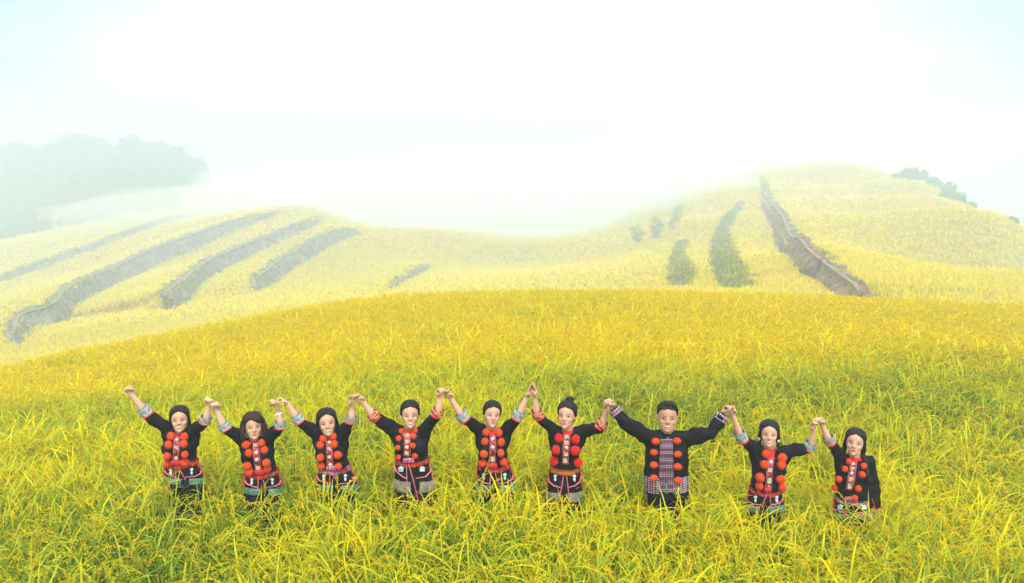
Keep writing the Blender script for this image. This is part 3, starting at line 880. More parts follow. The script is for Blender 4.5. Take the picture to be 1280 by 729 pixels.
# ------------------------------------------------------------------ the nine people
D0 = 5.37
PEOPLE = [
 dict(key=0, D=5.40, head=((225, 505.5), (225, 540)), N=(226, 541), B=(226.5, 577), Hm=(232, 606), wB=20.5, wH=26, hair='loose', hairm=hair_black, yaw=-4, roll=0, smile=1,
      armL=dict(S=(211, 536), E=(183, 517), W=(164.5, 493.5), Hd=(159, 482), curl=1.4, nrm=(.35, -1, 0)),
      armR=dict(S=(240, 539), E=(257, 527), W=(260.7, 509), Hd=(264, 497), curl=.95, nrm=(-.4, -.8, 0)),
      cuff=('teal', 'teal'), belt='red', hem='teal', poms=[(226, 546), (232, 545), (213, 556), (230, 556), (210, 568), (231, 567), (211, 578), (231, 578)], pr=5.0, poff=1,
      panel=[(221.5, 545), (220.5, 560), (220, 582)], label='leftmost person of the row in black jacket, one arm raised free with closed fist', trim='pink', legs=1),
 dict(key=1, D=5.36, head=((319, 514), (318.3, 549)), N=(319, 551), B=(327, 589), Hm=(331, 619), wB=20.5, wH=25, hair='bob', hairm=hair_brown, yaw=6, roll=2, smile=0,
      armL=dict(S=(305, 549), E=(281, 536), W=(271.5, 514.5), Hd=(268.3, 504), curl=.95, nrm=(.4, -.8, 0)),
      armR=dict(S=(334, 549), E=(351.5, 533), W=(348, 514), Hd=(345.8, 503), curl=.6, nrm=(-.8, -.4, 0)),
      cuff=('teal', 'teal'), belt='red', hem='teal', poms=[(309.7, 556.8), (329, 552.4), (311.9, 566.7), (329, 562.7), (309.9, 580.5), (332.3, 577.2), (313.6, 588.6), (333.4, 586)], pr=5.0, poff=0,
      panel=[(319.5, 553), (321, 570), (324, 592)], label='person with a chin length brown bob and a bracelet, arms up in both directions', trim='pink', bracelet=1),
 dict(key=2, D=5.36, head=((411.5, 508.5), (411, 544.5)), N=(412, 547), B=(418, 584), Hm=(422.5, 615), wB=20.5, wH=27, hair='long', hairm=hair_black, yaw=4, roll=-3, smile=1,
      armL=dict(S=(398, 543), E=(373, 526), W=(359.5, 504.5), Hd=(349.5, 498), curl=.8, nrm=(.1, -.5, -.9)),
      armR=dict(S=(427, 543), E=(439.5, 526), W=(440, 508), Hd=(439, 497), curl=.5, nrm=(.7, -.5, 0)),
      cuff=('teal', 'taupe'), belt='mix', hem='teal', poms=[(404.2, 548.4), (418.9, 546.5), (402.5, 557), (418.2, 555.4), (401.4, 571.5), (421.7, 568.7), (403, 582.2), (422.8, 581.5)], pr=5.0, poff=0,
      panel=[(411.5, 549), (412, 566), (413.5, 588)], label='smiling person with centre parted long black hair, third from the left end', trim='pink'),
 dict(key=3, D=5.30, head=((511.5, 499), (513, 535)), N=(512, 537), B=(515, 574), Hm=(521.5, 629), wB=22, wH=28.5, hair='back', hairm=hair_black, yaw=2, roll=2, smile=1,
      armL=dict(S=(496, 538), E=(468, 522), W=(455.5, 504.5), Hd=(447, 496.5), curl=.5, nrm=(.3, -.8, -.3)),
      armR=dict(S=(529, 538), E=(547.5, 518), W=(550.3, 497.5), Hd=(550, 487), curl=.9, nrm=(.5, -.7, 0)),
      cuff=('red', 'red'), belt='mixred', hem='taupe', poms=[(500.4, 539.1), (520.5, 539.1), (499.6, 548.7), (517.6, 546.4), (498.3, 559.4), (516.5, 557.3), (499.6, 571.1), (518.6, 569)], pr=3.5, poff=0,
      panel=[(509.5, 541), (509, 556), (509, 570)], label='smiling person with pulled back hair and a taupe band round the long skirted jacket', trim='pink', longhem=1),
 dict(key=4, D=5.36, head=((610.5, 499.8), (615, 534)), N=(615, 537), B=(617.5, 581), Hm=(620, 616), wB=20.5, wH=26, hair='back', hairm=hair_black, yaw=8, roll=8, smile=0,
      armL=dict(S=(601, 539), E=(579.5, 524), W=(564.5, 499.5), Hd=(558.5, 489.5), curl=.5, nrm=(-.2, -.8, 0)),
      armR=dict(S=(631, 539), E=(647, 522), W=(659, 496.5), Hd=(663, 484), curl=.18, nrm=(.9, -.4, 0)),
      cuff=('teal', 'teal'), belt='red', hem='teal', poms=[(606.7, 540.4), (625.7, 540.9), (607.2, 552), (625.2, 552.7), (604.9, 565.8), (625.9, 565.6), (604.2, 577.9), (627.7, 577.4)], pr=4.9, poff=0,
      panel=[(616, 543), (616, 560), (615.5, 583)], label='person tilting the head, hair tied back, palm flat against the neighbouring raised hand', trim='pink'),
 dict(key=5, D=5.34, head=((708.5, 499.5), (706, 535.5)), N=(709, 538), B=(706, 584), Hm=(705, 629), wB=19, wH=25, hair='bun', hairm=hair_black, yaw=-14, roll=-2, smile=0,
      armL=dict(S=(695, 540), E=(671.5, 520), W=(668.3, 497), Hd=(668, 484), curl=.15, nrm=(-.9, -.4, 0)),
      armR=dict(S=(723.5, 540), E=(752, 534), W=(758.8, 510.5), Hd=(757.5, 499), curl=1.0, nrm=(.5, -.7, 0)),
      cuff=('red', 'red'), belt='gold', hem='taupe', poms=[(698.7, 547.4), (718.5, 549.6), (695.7, 562.2), (718, 563.2), (694.5, 575.5), (720.4, 576.8)], pr=5.9, poff=0,
      panel=[(708.5, 543), (707.5, 560), (706.5, 580)], label='person with a top knot bun and six large scarlet pompoms above an orange gold belt', trim='pink', scarlet=1),
 dict(key=6, D=5.25, head=((834.5, 500.3), (834, 540)), N=(833.5, 542), B=(833, 590), Hm=(833, 617), wB=29, wH=29.5, hair='short', hairm=hair_black, yaw=2, roll=0, smile=1, man=1,
      armL=dict(S=(810, 547), E=(782, 529), W=(767, 511), Hd=(761.5, 499), curl=1.0, nrm=(-.5, -.7, 0)),
      armR=dict(S=(858, 547), E=(889, 541), W=(904, 519), Hd=(908, 506), curl=.9, nrm=(.5, -.7, 0)),
      cuff=('pink', 'pink'), belt=None, hem='man', poms=[(820, 551.5), (845.8, 551.5), (818.5, 565.2), (846, 567), (818.5, 580), (846, 582.5), (818.5, 596.5), (846.3, 600)], pr=5.0, poff=0,
      panel=[(833, 549), (833, 570), (833, 592), (833, 615)], label='broad shouldered man with short hair, the only one in a straight embroidered jacket', trim=None),
 dict(key=7, D=5.36, head=((961.3, 523.5), (961, 558.5)), N=(961, 561), B=(957, 611), Hm=(955, 641), wB=20.5, wH=26, hair='braids', hairm=hair_black, yaw=0, roll=-2, smile=1,
      armL=dict(S=(946, 562), E=(927, 550), W=(916.5, 520), Hd=(913, 508), curl=.5, nrm=(-.2, -.8, 0)),
      armR=dict(S=(979, 564), E=(1013, 561), W=(1017, 539), Hd=(1016, 527.5), curl=.7, nrm=(.4, -.7, 0)),
      cuff=('teal', 'teal'), belt='red', hem='teal', poms=[(956, 567), (976, 571.6), (955.7, 580.8), (974.4, 581.7), (951.3, 594.7), (974.4, 596.1), (950, 606.8), (974.1, 608.8)], pr=5.4, poff=0,
      panel=[(963.5, 572), (962, 588), (960.5, 610)], label='person with two braided locks and earrings, just right of the man', trim='pink', earrings=1),
 dict(key=8, D=5.36, head=((1064.3, 533.3), (1066, 569)), N=(1068, 571), B=(1066, 622), Hm=(1068, 650), wB=24, wH=29, hair='loose', hairm=hair_black, yaw=-4, roll=2, smile=0,
      armL=dict(S=(1052, 573), E=(1037, 552), W=(1028, 532), Hd=(1023, 521.5), curl=.8, nrm=(-.5, -.7, 0)),
      armR=dict(S=(1085, 576), E=(1091, 612), W=(1092, 641), Hd=(1092, 652), curl=.5, nrm=(-1, 0, 0), down=1),
      cuff=('taupe', 'redtaupe'), belt='mix', hem='taupe', poms=[(1059.2, 576), (1078.8, 582.9), (1055.7, 585.8), (1076.8, 593.3), (1050, 598.7), (1072.2, 609.1), (1045.6, 609.7), (1067.2, 621.2)], pr=4.0, poff=0,
      panel=[(1067, 577), (1065, 592), (1061, 612)], label='rightmost person of the row, free arm hanging down beside the jacket', trim='pink'),
]
PEOPLE_FEET = []
cuffmats = {'teal': cuff_teal, 'red': cuff_red, 'pink': cuff_pink, 'taupe': band_taupe, 'redtaupe': band_taupe}

def build_person(p):
    D = p['D']; man = p.get('man', 0)
    r = random.Random(500 + p['key'])
    N = at(*p['N'], D); B = at(*p['B'], D); Hm = at(*p['Hm'], D)
    m2 = D / FPX / math.cos(PITCH) * 1.0           # metres per picture pixel at this depth
    wB = p['wB'] * m2; wH = p['wH'] * m2
    up = (N - B).normalized()
    gz = float(near_f(np.array([N.x]), np.array([D]))[0])
    fx = Hm.x + (Hm.x - B.x) * .7
    base = (Hm.x, D, gz)
    PEOPLE_FEET.append((fx - .09, D)); PEOPLE_FEET.append((fx + .09, D)); PEOPLE_FEET.append((Hm.x, D))
    k = 1.13 if man else 1.0
    # ---------------- skeleton positions
    arms = []
    for nm in ('armL', 'armR'):
        a = p[nm]
        sgn = -1 if nm == 'armL' else 1
        S = at(*a['S'], D); 
        if a.get('down'):
            E = at(*a['E'], D - .02); W = at(*a['W'], D - .05); Hd = at(*a['Hd'], D - .06)
        else:
            Ypl = D - .10
            d1 = (at(*a['E'], D) - S).length
            de = min(.17, math.sqrt(max(0, (.255 * k) ** 2 - d1 ** 2)))
            E = at(*a['E'], D - de * .75)
            W = at(*a['W'], D - .09); Hd = at(*a['Hd'], D - .09)
        arms.append((sgn, a, S, E, W, Hd))
    # ---------------- head
    top = at(*p['head'][0], D - .03); chin = at(*p['head'][1], D - .07)
    M = head_frame(p['yaw'] - math.degrees(math.atan2(N.x, D)) * .9, 13, p['roll'])
    hl = (top - chin).length
    s = hl / .249
    c = chin - M @ Vector((0, -.06, 0.003)) * s
    # ---------------- body
    V, F = [], []
    head_geo(V, F, c, M, s, man)
    nb = N - Zv * .02
    tube(V, F, [N - up * .05 + Yv * .01, c + M @ Vector((0, .018, .03)) * s, c + M @ Vector((0, .02, .08)) * s], [.055 * k, .047 * k, .05 * k], 14)
    ch = B.lerp(N, .62)
    loft(V, F, [(Hm + Zv * .08, Xv * wH * .72, Yv * .095), (B.lerp(Hm, .45), Xv * wB * .98, Yv * .10), (B, Xv * wB * .85, Yv * .085 * k), (ch, Xv * wB * .92, Yv * .10 * k),
                (B.lerp(N, .86), Xv * wB * .80, Yv * .075 * k), (N, Xv * .05, Yv * .05)], 20)
    for sgn, a, S, E, W, Hd in arms:
        tube(V, F, [B.lerp(N, .85) + Xv * sgn * .03, S, S.lerp(E, .5), E, E.lerp(W, .35), W],
             [.052 * k, .043 * k, .036 * k, .029 * k, .029 * k, .0185 * k], 12)
        hd = (Hd - W)
        if hd.length < .05: hd = hd.normalized() * .05
        nr = Vector(a['nrm'])
        hand_geo(V, F, W + hd * .05, hd, nr, .90 * k ** .5, a['curl'], sgn if not a.get('down') else -sgn)
    hips = Hm + Zv * .02
    for sx in (-1, 1):
        foot = Vector((fx + sx * .10, D + .03, gz + .06))
        knee = Vector(((hips.x + fx) / 2 + sx * .095, D - .03, (hips.z + gz) / 2 - .03))
        tube(V, F, [hips + Xv * sx * .065, hips.lerp(knee, .5) + Xv * sx * .005, knee, knee.lerp(foot, .45), foot], [.078 * k, .070 * k, .055 * k, .052 * k, .035 * k], 12)
        tube(V, F, [foot + Yv * .03, foot - Yv * .14 - Zv * .03], [.036, .026], 10)
    vx = .0050
    co, nn, fs = remesh(V, F, vx, 2, .5)
    # hollow the eye sockets
    Mi = M.inverted()
    cv = np.array(c); Mn = np.array(Mi)
    loc = ((co - cv) @ Mn.T) / s
    for sx in (-1, 1):
        d = np.sqrt(((loc[:, 0] - sx * .031) / .017) ** 2 + ((loc[:, 2] - .104) / .011) ** 2)
        w = np.exp(-d ** 2) * (loc[:, 1] < -.03)
        co += (np.array(M @ Yv)[None] * (w * .0028 * s)[:, None])
    d = np.sqrt((loc[:, 0] / .04) ** 2 + ((loc[:, 2] - .035) / .006) ** 2)
    body_bvh = BVHTree.FromPolygons([tuple(v) for v in co], fs)
    V = [Vector(v) for v in co]; F = list(fs); MI = [0] * len(F)
    face_details(V, F, MI, c, M, s, p['smile'], body_bvh)
    person = mesh_obj('person', V, F, [skin_m if man else skin_w, eye_m, white_m, lip_m, brow_m], base=base)
    person.data.polygons.foreach_set('material_index', MI)
    tag(person, p['label'], 'person', 'people in a row holding raised hands')
    # ---------------- trousers
    V, F = [], []
    for sx in (-1, 1):
        foot = Vector((fx + sx * .10, D + .03, gz + .10))
        knee = Vector(((hips.x + fx) / 2 + sx * .095, D - .03, (hips.z + gz) / 2 - .03))
        tube(V, F, [hips + Xv * sx * .065, hips.lerp(knee, .5) + Xv * sx * .005, knee, foot], [.088 * k, .085 * k, .075 * k, .07 * k], 14)
    co, nn, fs = remesh(V, F, .012, 3)
    tr = mesh_obj('trousers', [Vector(v) for v in co], fs, trouser_m, parent=person, base=base)
    for sx in (-1, 1):
        foot = Vector((fx + sx * .10, D + .03, gz + .05))
        V, F = [], []
        tube(V, F, [foot + Yv * .04, foot - Yv * .15 - Zv * .02], [.048, .040], 12, .8, Xv)
        mesh_obj('shoe', V, F, shoe_m, parent=person, base=base)
    # ---------------- jacket
    V, F = [], []
    dB = .095 * k
    if man:
        rings = [(Hm, Xv * wH, Yv * .135), (B.lerp(Hm, .4), Xv * wH * .99, Yv * .13), (B, Xv * wB * .99, Yv * .125), (B.lerp(N, .35), Xv * wB * .99, Yv * .125),
                 (B.lerp(N, .65), Xv * wB * 1.0, Yv * .125), (B.lerp(N, .86), Xv * wB * .86, Yv * .10), (B.lerp(N, .97), Xv * .085, Yv * .075)]
    else:
        rings = [(Hm, Xv * wH, Yv * .145), (B.lerp(Hm, .62), Xv * wH * .95, Yv * .138), (B.lerp(Hm, .25), Xv * (wB * .65 + wH * .35), Yv * .12), (B, Xv * wB * .97, Yv * dB * 1.1),
                 (B.lerp(N, .32), Xv * wB * .95, Yv * dB * 1.1), (B.lerp(N, .62), Xv * wB * .97, Yv * dB * 1.25), (B.lerp(N, .84), Xv * wB * .86, Yv * dB * .98), (B.lerp(N, .97), Xv * .07, Yv * .065)]
    loft(V, F, rings, 32)
    if not man:
        for sx in (-1, 1):
            ellip(V, F, B.lerp(N, .56) + Xv * sx * .062 - Yv * .070, Xv * .062, Yv * .055, Zv * .062, 12, 8)
    for sgn, a, S, E, W, Hd in arms:
        if man:
            tube(V, F, [B.lerp(N, .84) + Xv * sgn * .05, S - Zv * .01, S.lerp(E, .5), E, E.lerp(W, .55), E.lerp(W, .80)], [.085, .075, .065, .056, .049, .048], 16)
        elif a.get('down'):
            tube(V, F, [B.lerp(N, .82) + Xv * sgn * .04, S, S.lerp(E, .5), E, E.lerp(W, .75)], [.075, .064, .062, .056, .055], 16)
        else:
            tube(V, F, [B.lerp(N, .80) + Xv * sgn * .04 - Zv * .01, S - Zv * .005, S.lerp(E, .5), E.lerp(S, .06)], [.074, .060, .051, .041], 16)
            tube(V, F, [B.lerp(N, .52) + Xv * sgn * (wB * .70), S.lerp(E, .18) - Zv * .015], [.048, .044], 12)
    co, nn, fs = remesh(V, F, .008, 5, .6)
    # folds in the cloth
    q = co * np.array([9.0, 9.0, 5.0]) + p['key'] * 3.1
    f = np.sin(q[:, 0] * 2.1 + 1.7 * np.sin(q[:, 2] * 1.3)) * .35 + np.sin(q[:, 2] * 2.7 + 2.0 * np.sin(q[:, 0] * 1.1 + 1)) * .5 + np.sin((q[:, 0] + q[:, 2]) * 3.3) * .25
    f2 = np.sin(q[:, 0] * 5.3 + q[:, 2] * 4.1 + 2 * np.sin(q[:, 2] * 2.2)) * np.sin(q[:, 2] * 6.1 - q[:, 0] * 3.0 + q[:, 1] * 2)
    co = co + nn * (f * .0075 + f2 * .0065)[:, None]
    # skirt of the jacket flares into soft flutes
    tlow = np.clip((B.z - co[:, 2]) / (B.z - Hm.z + 1e-6), 0, 1)
    ang = np.arctan2(co[:, 1] - D, co[:, 0] - (B.x + Hm.x) / 2)
    co = co + nn * (np.sin(ang * 9 + p['key']) * .007 * tlow ** 1.5)[:, None]
    jv = [Vector(v) for v in co]
    jk = mesh_obj('jacket', jv, fs, black_cloth, parent=person, base=base)
    bvh = BVHTree.FromPolygons([tuple(v) for v in co], fs)
    # ---------------- cuffs
    for ci, (sgn, a, S, E, W, Hd) in enumerate(arms):
        mt = cuffmats[p['cuff'][ci]]
        if man: c0, c1, r0, r1 = E.lerp(W, .72), E.lerp(W, .98), .050, .055
        elif a.get('down'): c0, c1, r0, r1 = E.lerp(W, .72), E.lerp(W, 1.0), .058, .062
        else: c0, c1, r0, r1 = E.lerp(S, .08), E.lerp(W, .32), .045, .051
        if a.get('down') or not man: pass
        d = (c1 - c0).normalized(); sd = d.cross(Yv).normalized(); u = d.cross(sd)
        rg = [(c0.lerp(c1, t), sd * (r0 + (r1 - r0) * t), u * (r0 + (r1 - r0) * t)) for t in (0, .5, 1)]
        ring_band('cuff', rg, mt, jk, base, 28)
        if mt is not band_taupe or 1:
            # red cord where the cuff is sewn on
            rg = [(c0.lerp(c1, t), sd * (r0 + .003), u * (r0 + .003)) for t in (-.10, .04)]
            ring_band('cuff_trim', rg, red_cloth if not man else cuff_pink, jk, base, 28)
    # ---------------- collar
    cup = (c - N).normalized()
    if man:
        rg = [(N - cup * .012, Xv * .070, Yv * .062), (N + cup * .022, Xv * .060, Yv * .056)]
        ring_band('collar', rg, black_cloth, jk, base, 28)
    else:
        rg = [(N - cup * .018, Xv * .064, Yv * .066), (N + cup * .012, Xv * .056, Yv * .055), (N + cup * .022, Xv * .052, Yv * .051)]
        ring_band('collar', rg, red_cloth, jk, base, 28)
    Y = D
    bx, by = p['B']; hx, hy = p['Hm']; nx_, ny_ = p['N']
    def BH(sx, t):      # picture point on the skirt: sx in half widths, t from belt to hem
        w = p['wB'] + (p['wH'] - p['wB']) * min(1, t * 1.3)
        return (bx + (hx - bx) * t + sx * w, by + (hy - by) * t)
    pn = p['panel']
    if man:
        decal('front_panel', bvh, pn, [7.5, 8.5, 9, 9.5], Y, .006, man_panel, jk, base, 8, 8)
        dec = decal('hem_band', bvh, [BH(s_, t) for s_, t in ((-.98, .50), (-.7, .62), (-.42, .66), (-.30, .66))], [10] * 4, Y, .006, man_band, jk, base, 5, 5, (0, 1))
        dec = decal('hem_band', bvh, [BH(s_, t) for s_, t in ((.30, .66), (.42, .66), (.7, .62), (.98, .50))], [10] * 4, Y, .006, man_band, jk, base, 5, 5, (0, 1))
        decal('lining', bvh, [(833, 600), (833, 616)], [.3, 1.8], Y, .009, under_m, jk, base, 2, 3)
    else:
        hw = 3.6 if p['key'] in (3, 5, 8) else 3.2
        # dark red embroidered front with thin light border cords
        decal('front_panel', bvh, pn, [hw, hw, hw], Y, .008, panel_w, jk, base, 6, 8)
        for sx in (-1, 1):
            decal('panel_cord', bvh, [(x + sx * (hw + .3), y) for x, y in pn], [.35] * 3, Y, .012, pink_m if p['key'] not in (3, 5) else gold_m, jk, base, 2, 6)
        # red chest piece under the collar
        decal('neck_piece', bvh, [(nx_ + (pn[0][0] - nx_) * .4, ny_ + 2.0), (pn[0][0], pn[0][1] + 1.5)], [6.5, 4.0], Y, .010, red_cloth, jk, base, 6, 4)
        # belt
        bm_ = {'red': belt_red, 'mix': belt_mix, 'mixred': belt_red, 'gold': gold_m}[p['belt']]
        wv = .97 * wB; dv = dB * 1.1
        bh = .020 if p['belt'] != 'gold' else .024
        def belt_ring(dz, g):
            return (B + Zv * dz, Xv * (wv + g), Yv * (dv + g))
        ring_band('belt', [belt_ring(bh, .006), belt_ring(0, .011), belt_ring(-bh, .010)], bm_, jk, base, 44)
        if p['belt'] in ('mixred', 'red', 'mix'):
            decal('belt_knot', bvh, [(bx - 4.5 + (pn[-1][0] - bx), by + 1.0), (bx + 4.5 + (pn[-1][0] - bx) * .5, by + 1.0)], [2.6, 2.6], Y, .022, belt_mix if p['belt'] != 'red' else red_cloth, jk, base, 4, 4)
        # skirt panels: pink trims that part at the front and curve to the sides
        o0 = (pn[-1][0] - bx) / p['wB']
        tm_ = .62 if not p.get('longhem') and p['key'] != 5 else (.38 if p.get('longhem') else .50)
        for sx in (-1, 1):
            decal('skirt_trim', bvh, [BH(o0 + sx * .06, .10), BH(o0 * .8 + sx * .14, .42), BH(o0 * .6 + sx * .22, .80 if p['key'] != 3 else .95)], [.55, .6, .6], Y, .010, pink_m, jk, base, 2, 5)
            decal('skirt_trim', bvh, [BH(o0 * .6 + sx * .22, tm_ + .06), BH(sx * .55, tm_ + .02), BH(sx * .86, tm_ - .10), BH(sx * .97, tm_ - .24)], [.55] * 4, Y, .010, pink_m, jk, base, 2, 5)
            # pocket figure: a small pale lantern shape sewn on
            cx, cy = BH(sx * .55 + o0 * .3, tm_ - (.16 if p['key'] == 3 else .21))
            sc_m = 1.15 if p['key'] in (3, 8) else 1.0
            if p['key'] in (3, 8):
                mm = decal('pocket_motif', bvh, [(cx, cy - 3.2), (cx, cy - 1.6), (cx, cy - .6)], [.6, 3.0, 3.6], Y, .012, motif_m, jk, base, 4, 3)
                decal('pocket_motif', bvh, [(cx, cy - .2), (cx, cy + 3)], [2.6, 2.9], Y, .011, motif_m, jk, base, 4, 3)
            else:
                decal('pocket_motif', bvh, [(cx, cy - 3.6), (cx, cy - 2.0), (cx, cy - .2)], [1.0, 2.1, 1.2], Y, .012, motif_m, jk, base, 4, 3)
                decal('pocket_motif', bvh, [(cx, cy + .4), (cx, cy + 1.6), (cx, cy + 4.2)], [.8, 1.5, .9], Y, .012, motif_m, jk, base, 4, 3)
        # bands round the skirt
        bmat_ = band_teal if p['hem'] == 'teal' else hem_taupe
        if p.get('longhem'): t0, t1 = .52, .76
        elif p['key'] == 5: t0, t1 = .72, .98
        else: t0, t1 = .74, 1.0
        pth = [(-.97, -.16), (-.8, -.07), (-.55, -.01), (-.20, 0)]
        for sx in (-1, 1):
            path = [BH(sx * abs(a_) + 0, (t0 + t1) / 2 + b_ * .5) for a_, b_ in pth]
            hgt = (t1 - t0) / 2 * (hy - by)
            decal('hem_band', bvh, path, [hgt] * 4, Y, .007, bmat_, jk, base, 4, 5, (0, 1))
        # red beads along the edge of the skirt sides
        for sx in (-1, 1):
            decal('side_cord', bvh, [BH(sx * .97, .06), BH(sx * .985, .3), BH(sx * .985, .62)], [.7] * 3, Y, .010, red_cloth if p['key'] != 3 else pink_m, jk, base, 2, 5)
        # silver ornaments on the panel
        seq = {0: 'dpd', 1: 'pddp', 2: 'dpdd', 3: 'ppdp', 4: 'ddp', 5: 'ppdpp', 7: 'dpp', 8: 'dpdpp'}[p['key']]
        nS = len(seq)
        for i, kd in enumerate(seq):
            t = (i + .6) / (nS + .35)
            j = t * (len(pn) - 1); ji = min(int(j), len(pn) - 2); jt = j - ji
            x = pn[ji][0] * (1 - jt) + pn[ji + 1][0] * jt; y = pn[ji][1] * (1 - jt) + pn[ji + 1][1] * jt
            q_, n_ = cam_hit(bvh, x, y, Y, .008)
            me_ = disc_mesh('silver_disc', 'disc', silver_m) if kd == 'd' else (disc_mesh('silver_plaque', 'plaque', silver_m) if i % 2 == 0 else disc_mesh('ivory_plaque', 'plaque', bead_m))
            zz = .017 if kd == 'd' else (.015 if i % 2 else .021)
            place_mesh('ornament', me_, q_, (.017, .022, zz), jk, base)
    # ---------------- pompoms
    me_p = fuzzy('scarlet', red_pom2) if p.get('scarlet') else fuzzy('orange', red_pom)
    for i, (x, y) in enumerate(p['poms']):
        rr = p['pr'] * 1.07 * m2 * r.uniform(.94, 1.06)
        if p['poff'] and i == 0: x -= 11
        q_, n_ = cam_hit(bvh, x, y, Y, rr * .55)
        if man:
            o = place_mesh('tassel', me_p, q_, (rr * .95, rr * .6, rr * .80), jk, base, r.uniform(-.3, .3), 0)
        else:
            o = place_mesh('pompom', me_p, q_, (rr, rr * .85, rr), jk, base, r.uniform(0, 6), 0)
    # ---------------- hair
    V, F = [], []
    def P(x, y, z): return c + M @ Vector((x, y, z)) * s
    hs = p['hair']
    g = {'back': .012, 'bun': .012, 'braids': .012, 'short': .012, 'bob': .018, 'long': .012, 'loose': .011}[hs]
    lv = np.array(HEADLV)
    # the scalp: follows the skull, sinks under the skin inside the face and tapers at the hairline
    NA, zs = 72, np.linspace(.02, .2205, 46)
    i0 = len(V)
    for z in zs:
        w, f, b_ = (float(np.interp(z, lv[:, 0], lv[:, j])) for j in (1, 2, 3))
        cyy = (b_ - f) / 2; hy_ = (f + b_) / 2
        for q_ in range(NA):
            t = 2 * math.pi * q_ / NA
            dx, dy = math.sin(t), -math.cos(t)        # t = 0 is the middle of the face
            ta = abs((t + math.pi) % (2 * math.pi) - math.pi)
            # half opening of the face as an angle, by height
            hl_ = .178 if hs == 'short' else .182
            open_ = np.interp(z, [0, .06, .12, .145, .160, .172, hl_], [1.75, 1.60, 1.20, 1.02, .84, .55, .0] if hs != 'short' else [2.0, 1.85, 1.50, 1.12, .95, .70, .0])
            if hs in ('bob', 'long'): open_ = min(open_, 1.22)
            e_ = (ta - open_) / .16
            if z > hl_: e_ = max(e_, (z - hl_) / .006)
            e_ = max(0.0, min(1.0, e_)); e_ = e_ * e_ * (3 - 2 * e_)
            off_ = -.008 + (g + .008) * e_
            if hs == 'short':
                off_ *= 1.0 if z > .16 else .62 if off_ > 0 else 1.0
                if z < .10: off_ = min(off_, -.004)
            if hs in ('back', 'bun', 'braids', 'loose') and ta < 2.05:
                off_ = min(off_, -.006 + (g + .006) * max(0.0, min(1.0, (z - (.112 - .055 * max(0, min(1, (ta - 1.25) / .5)))) / .018)))
            if hs != 'short' and z < .045 and hs not in ('bob', 'long'): off_ = min(off_, -.006)
            if hs in ('bob', 'long') and e_ > 0: off_ += (.010 if hs == 'bob' else .003) * e_ * min(1, max(0, (.15 - z) / .06))
            if z > hl_ - .02 and hs != 'short': off_ -= .018 * math.exp(-(dx * w / .0045) ** 2) * e_ * (1 if hs in ('long', 'braids', 'loose') and dy < 0 else 0)
            zz = z + (g * (z / .22) ** 6) * 1.0 - (.004 if z < .03 else 0)
            V.append(P(dx * (w + off_), cyy + dy * (hy_ + off_), zz))
    for j in range(len(zs) - 1):
        for q_ in range(NA):
            a_ = i0 + j * NA + q_; b2 = i0 + j * NA + (q_ + 1) % NA
            F.append((a_, b2, b2 + NA, a_ + NA))
    F.append(tuple(i0 + q_ for q_ in range(NA))[::-1]); F.append(tuple(i0 + (len(zs) - 1) * NA + q_ for q_ in range(NA)))
    if hs in ('long', 'bob', 'braids', 'back', 'bun', 'loose'):
        # locks framing the face
        for sx in (-1, 1):
            if hs in ('back', 'bun'): continue
            tube(V, F, [P(sx * .012, -.066, .196), P(sx * .040, -.062, .180), P(sx * .062, -.044, .156), P(sx * .073, -.024, .125), P(sx * .078, -.008, .09), P(sx * .080, 0, .05)],
                 [.008 * s, .010 * s, .011 * s, .012 * s, .013 * s, .013 * s], 10)
    if hs == 'long':
        for sx in (-1, 1):
            e = P(sx * .084, .012, -.005)
            tube(V, F, [P(sx * .070, .02, .13), P(sx * .080, .010, .07), e, e - Zv * .06 + Xv * sx * .012 - Yv * .02, e - Zv * .14 - Yv * .05, e - Zv * .19 - Yv * .055], [.018 * s, .020 * s, .022 * s, .022 * s, .018 * s, .007 * s], 12)
        tube(V, F, [P(0, .07, .10), P(0, .085, .02), P(0, .085, -.10)], [.075 * s, .075 * s, .06 * s], 16, .55, Xv)
    if hs == 'loose':
        for sx in (-1, 1):
            e = P(sx * .074, .030, .005)
            tube(V, F, [P(sx * .066, .03, .12), P(sx * .070, .035, .06), e, e - Zv * .05 + Xv * sx * .014 - Yv * .035, e - Zv * .13 + Xv * sx * .010 - Yv * .085, e - Zv * .20 + Xv * sx * .005 - Yv * .10],
                 [.016 * s, .018 * s, .020 * s, .022 * s, .018 * s, .007 * s], 12)
    if hs == 'bob':
        for sx in (-1, 1):
            tube(V, F, [P(sx * .070, .0, .15), P(sx * .084, -.006, .09), P(sx * .090, -.008, .04), P(sx * .082, -.015, -.005)], [.032 * s, .034 * s, .036 * s, .026 * s], 12)
            tube(V, F, [P(sx * .05, .05, .10), P(sx * .06, .07, .0)], [.05 * s, .045 * s], 12)
        tube(V, F, [P(-.03, -.070, .195), P(.02, -.086, .175), P(.052, -.070, .150)], [.010 * s, .016 * s, .014 * s], 10)
    if hs == 'braids':
        for sx in (-1, 1):
            a0 = P(sx * .075, .02, .09); e = P(sx * .080, -.02, -.02)
            pts_ = [a0.lerp(e, t) for t in np.linspace(0, 1, 9)] + [e - Zv * .03 * i for i in range(1, 4)]
            tube(V, F, pts_, [(.017 + .004 * math.sin(i * 2.4)) * s for i in range(len(pts_))], 10)
    if hs == 'bun':
        ellip(V, F, P(.012, .035, .240), M @ Xv * .038 * s, M @ Yv * .036 * s, M @ Zv * .026 * s)
    if hs == 'back':
        ellip(V, F, P(0, .11, .09), M @ Xv * .04 * s, M @ Yv * .03 * s, M @ Zv * .04 * s)
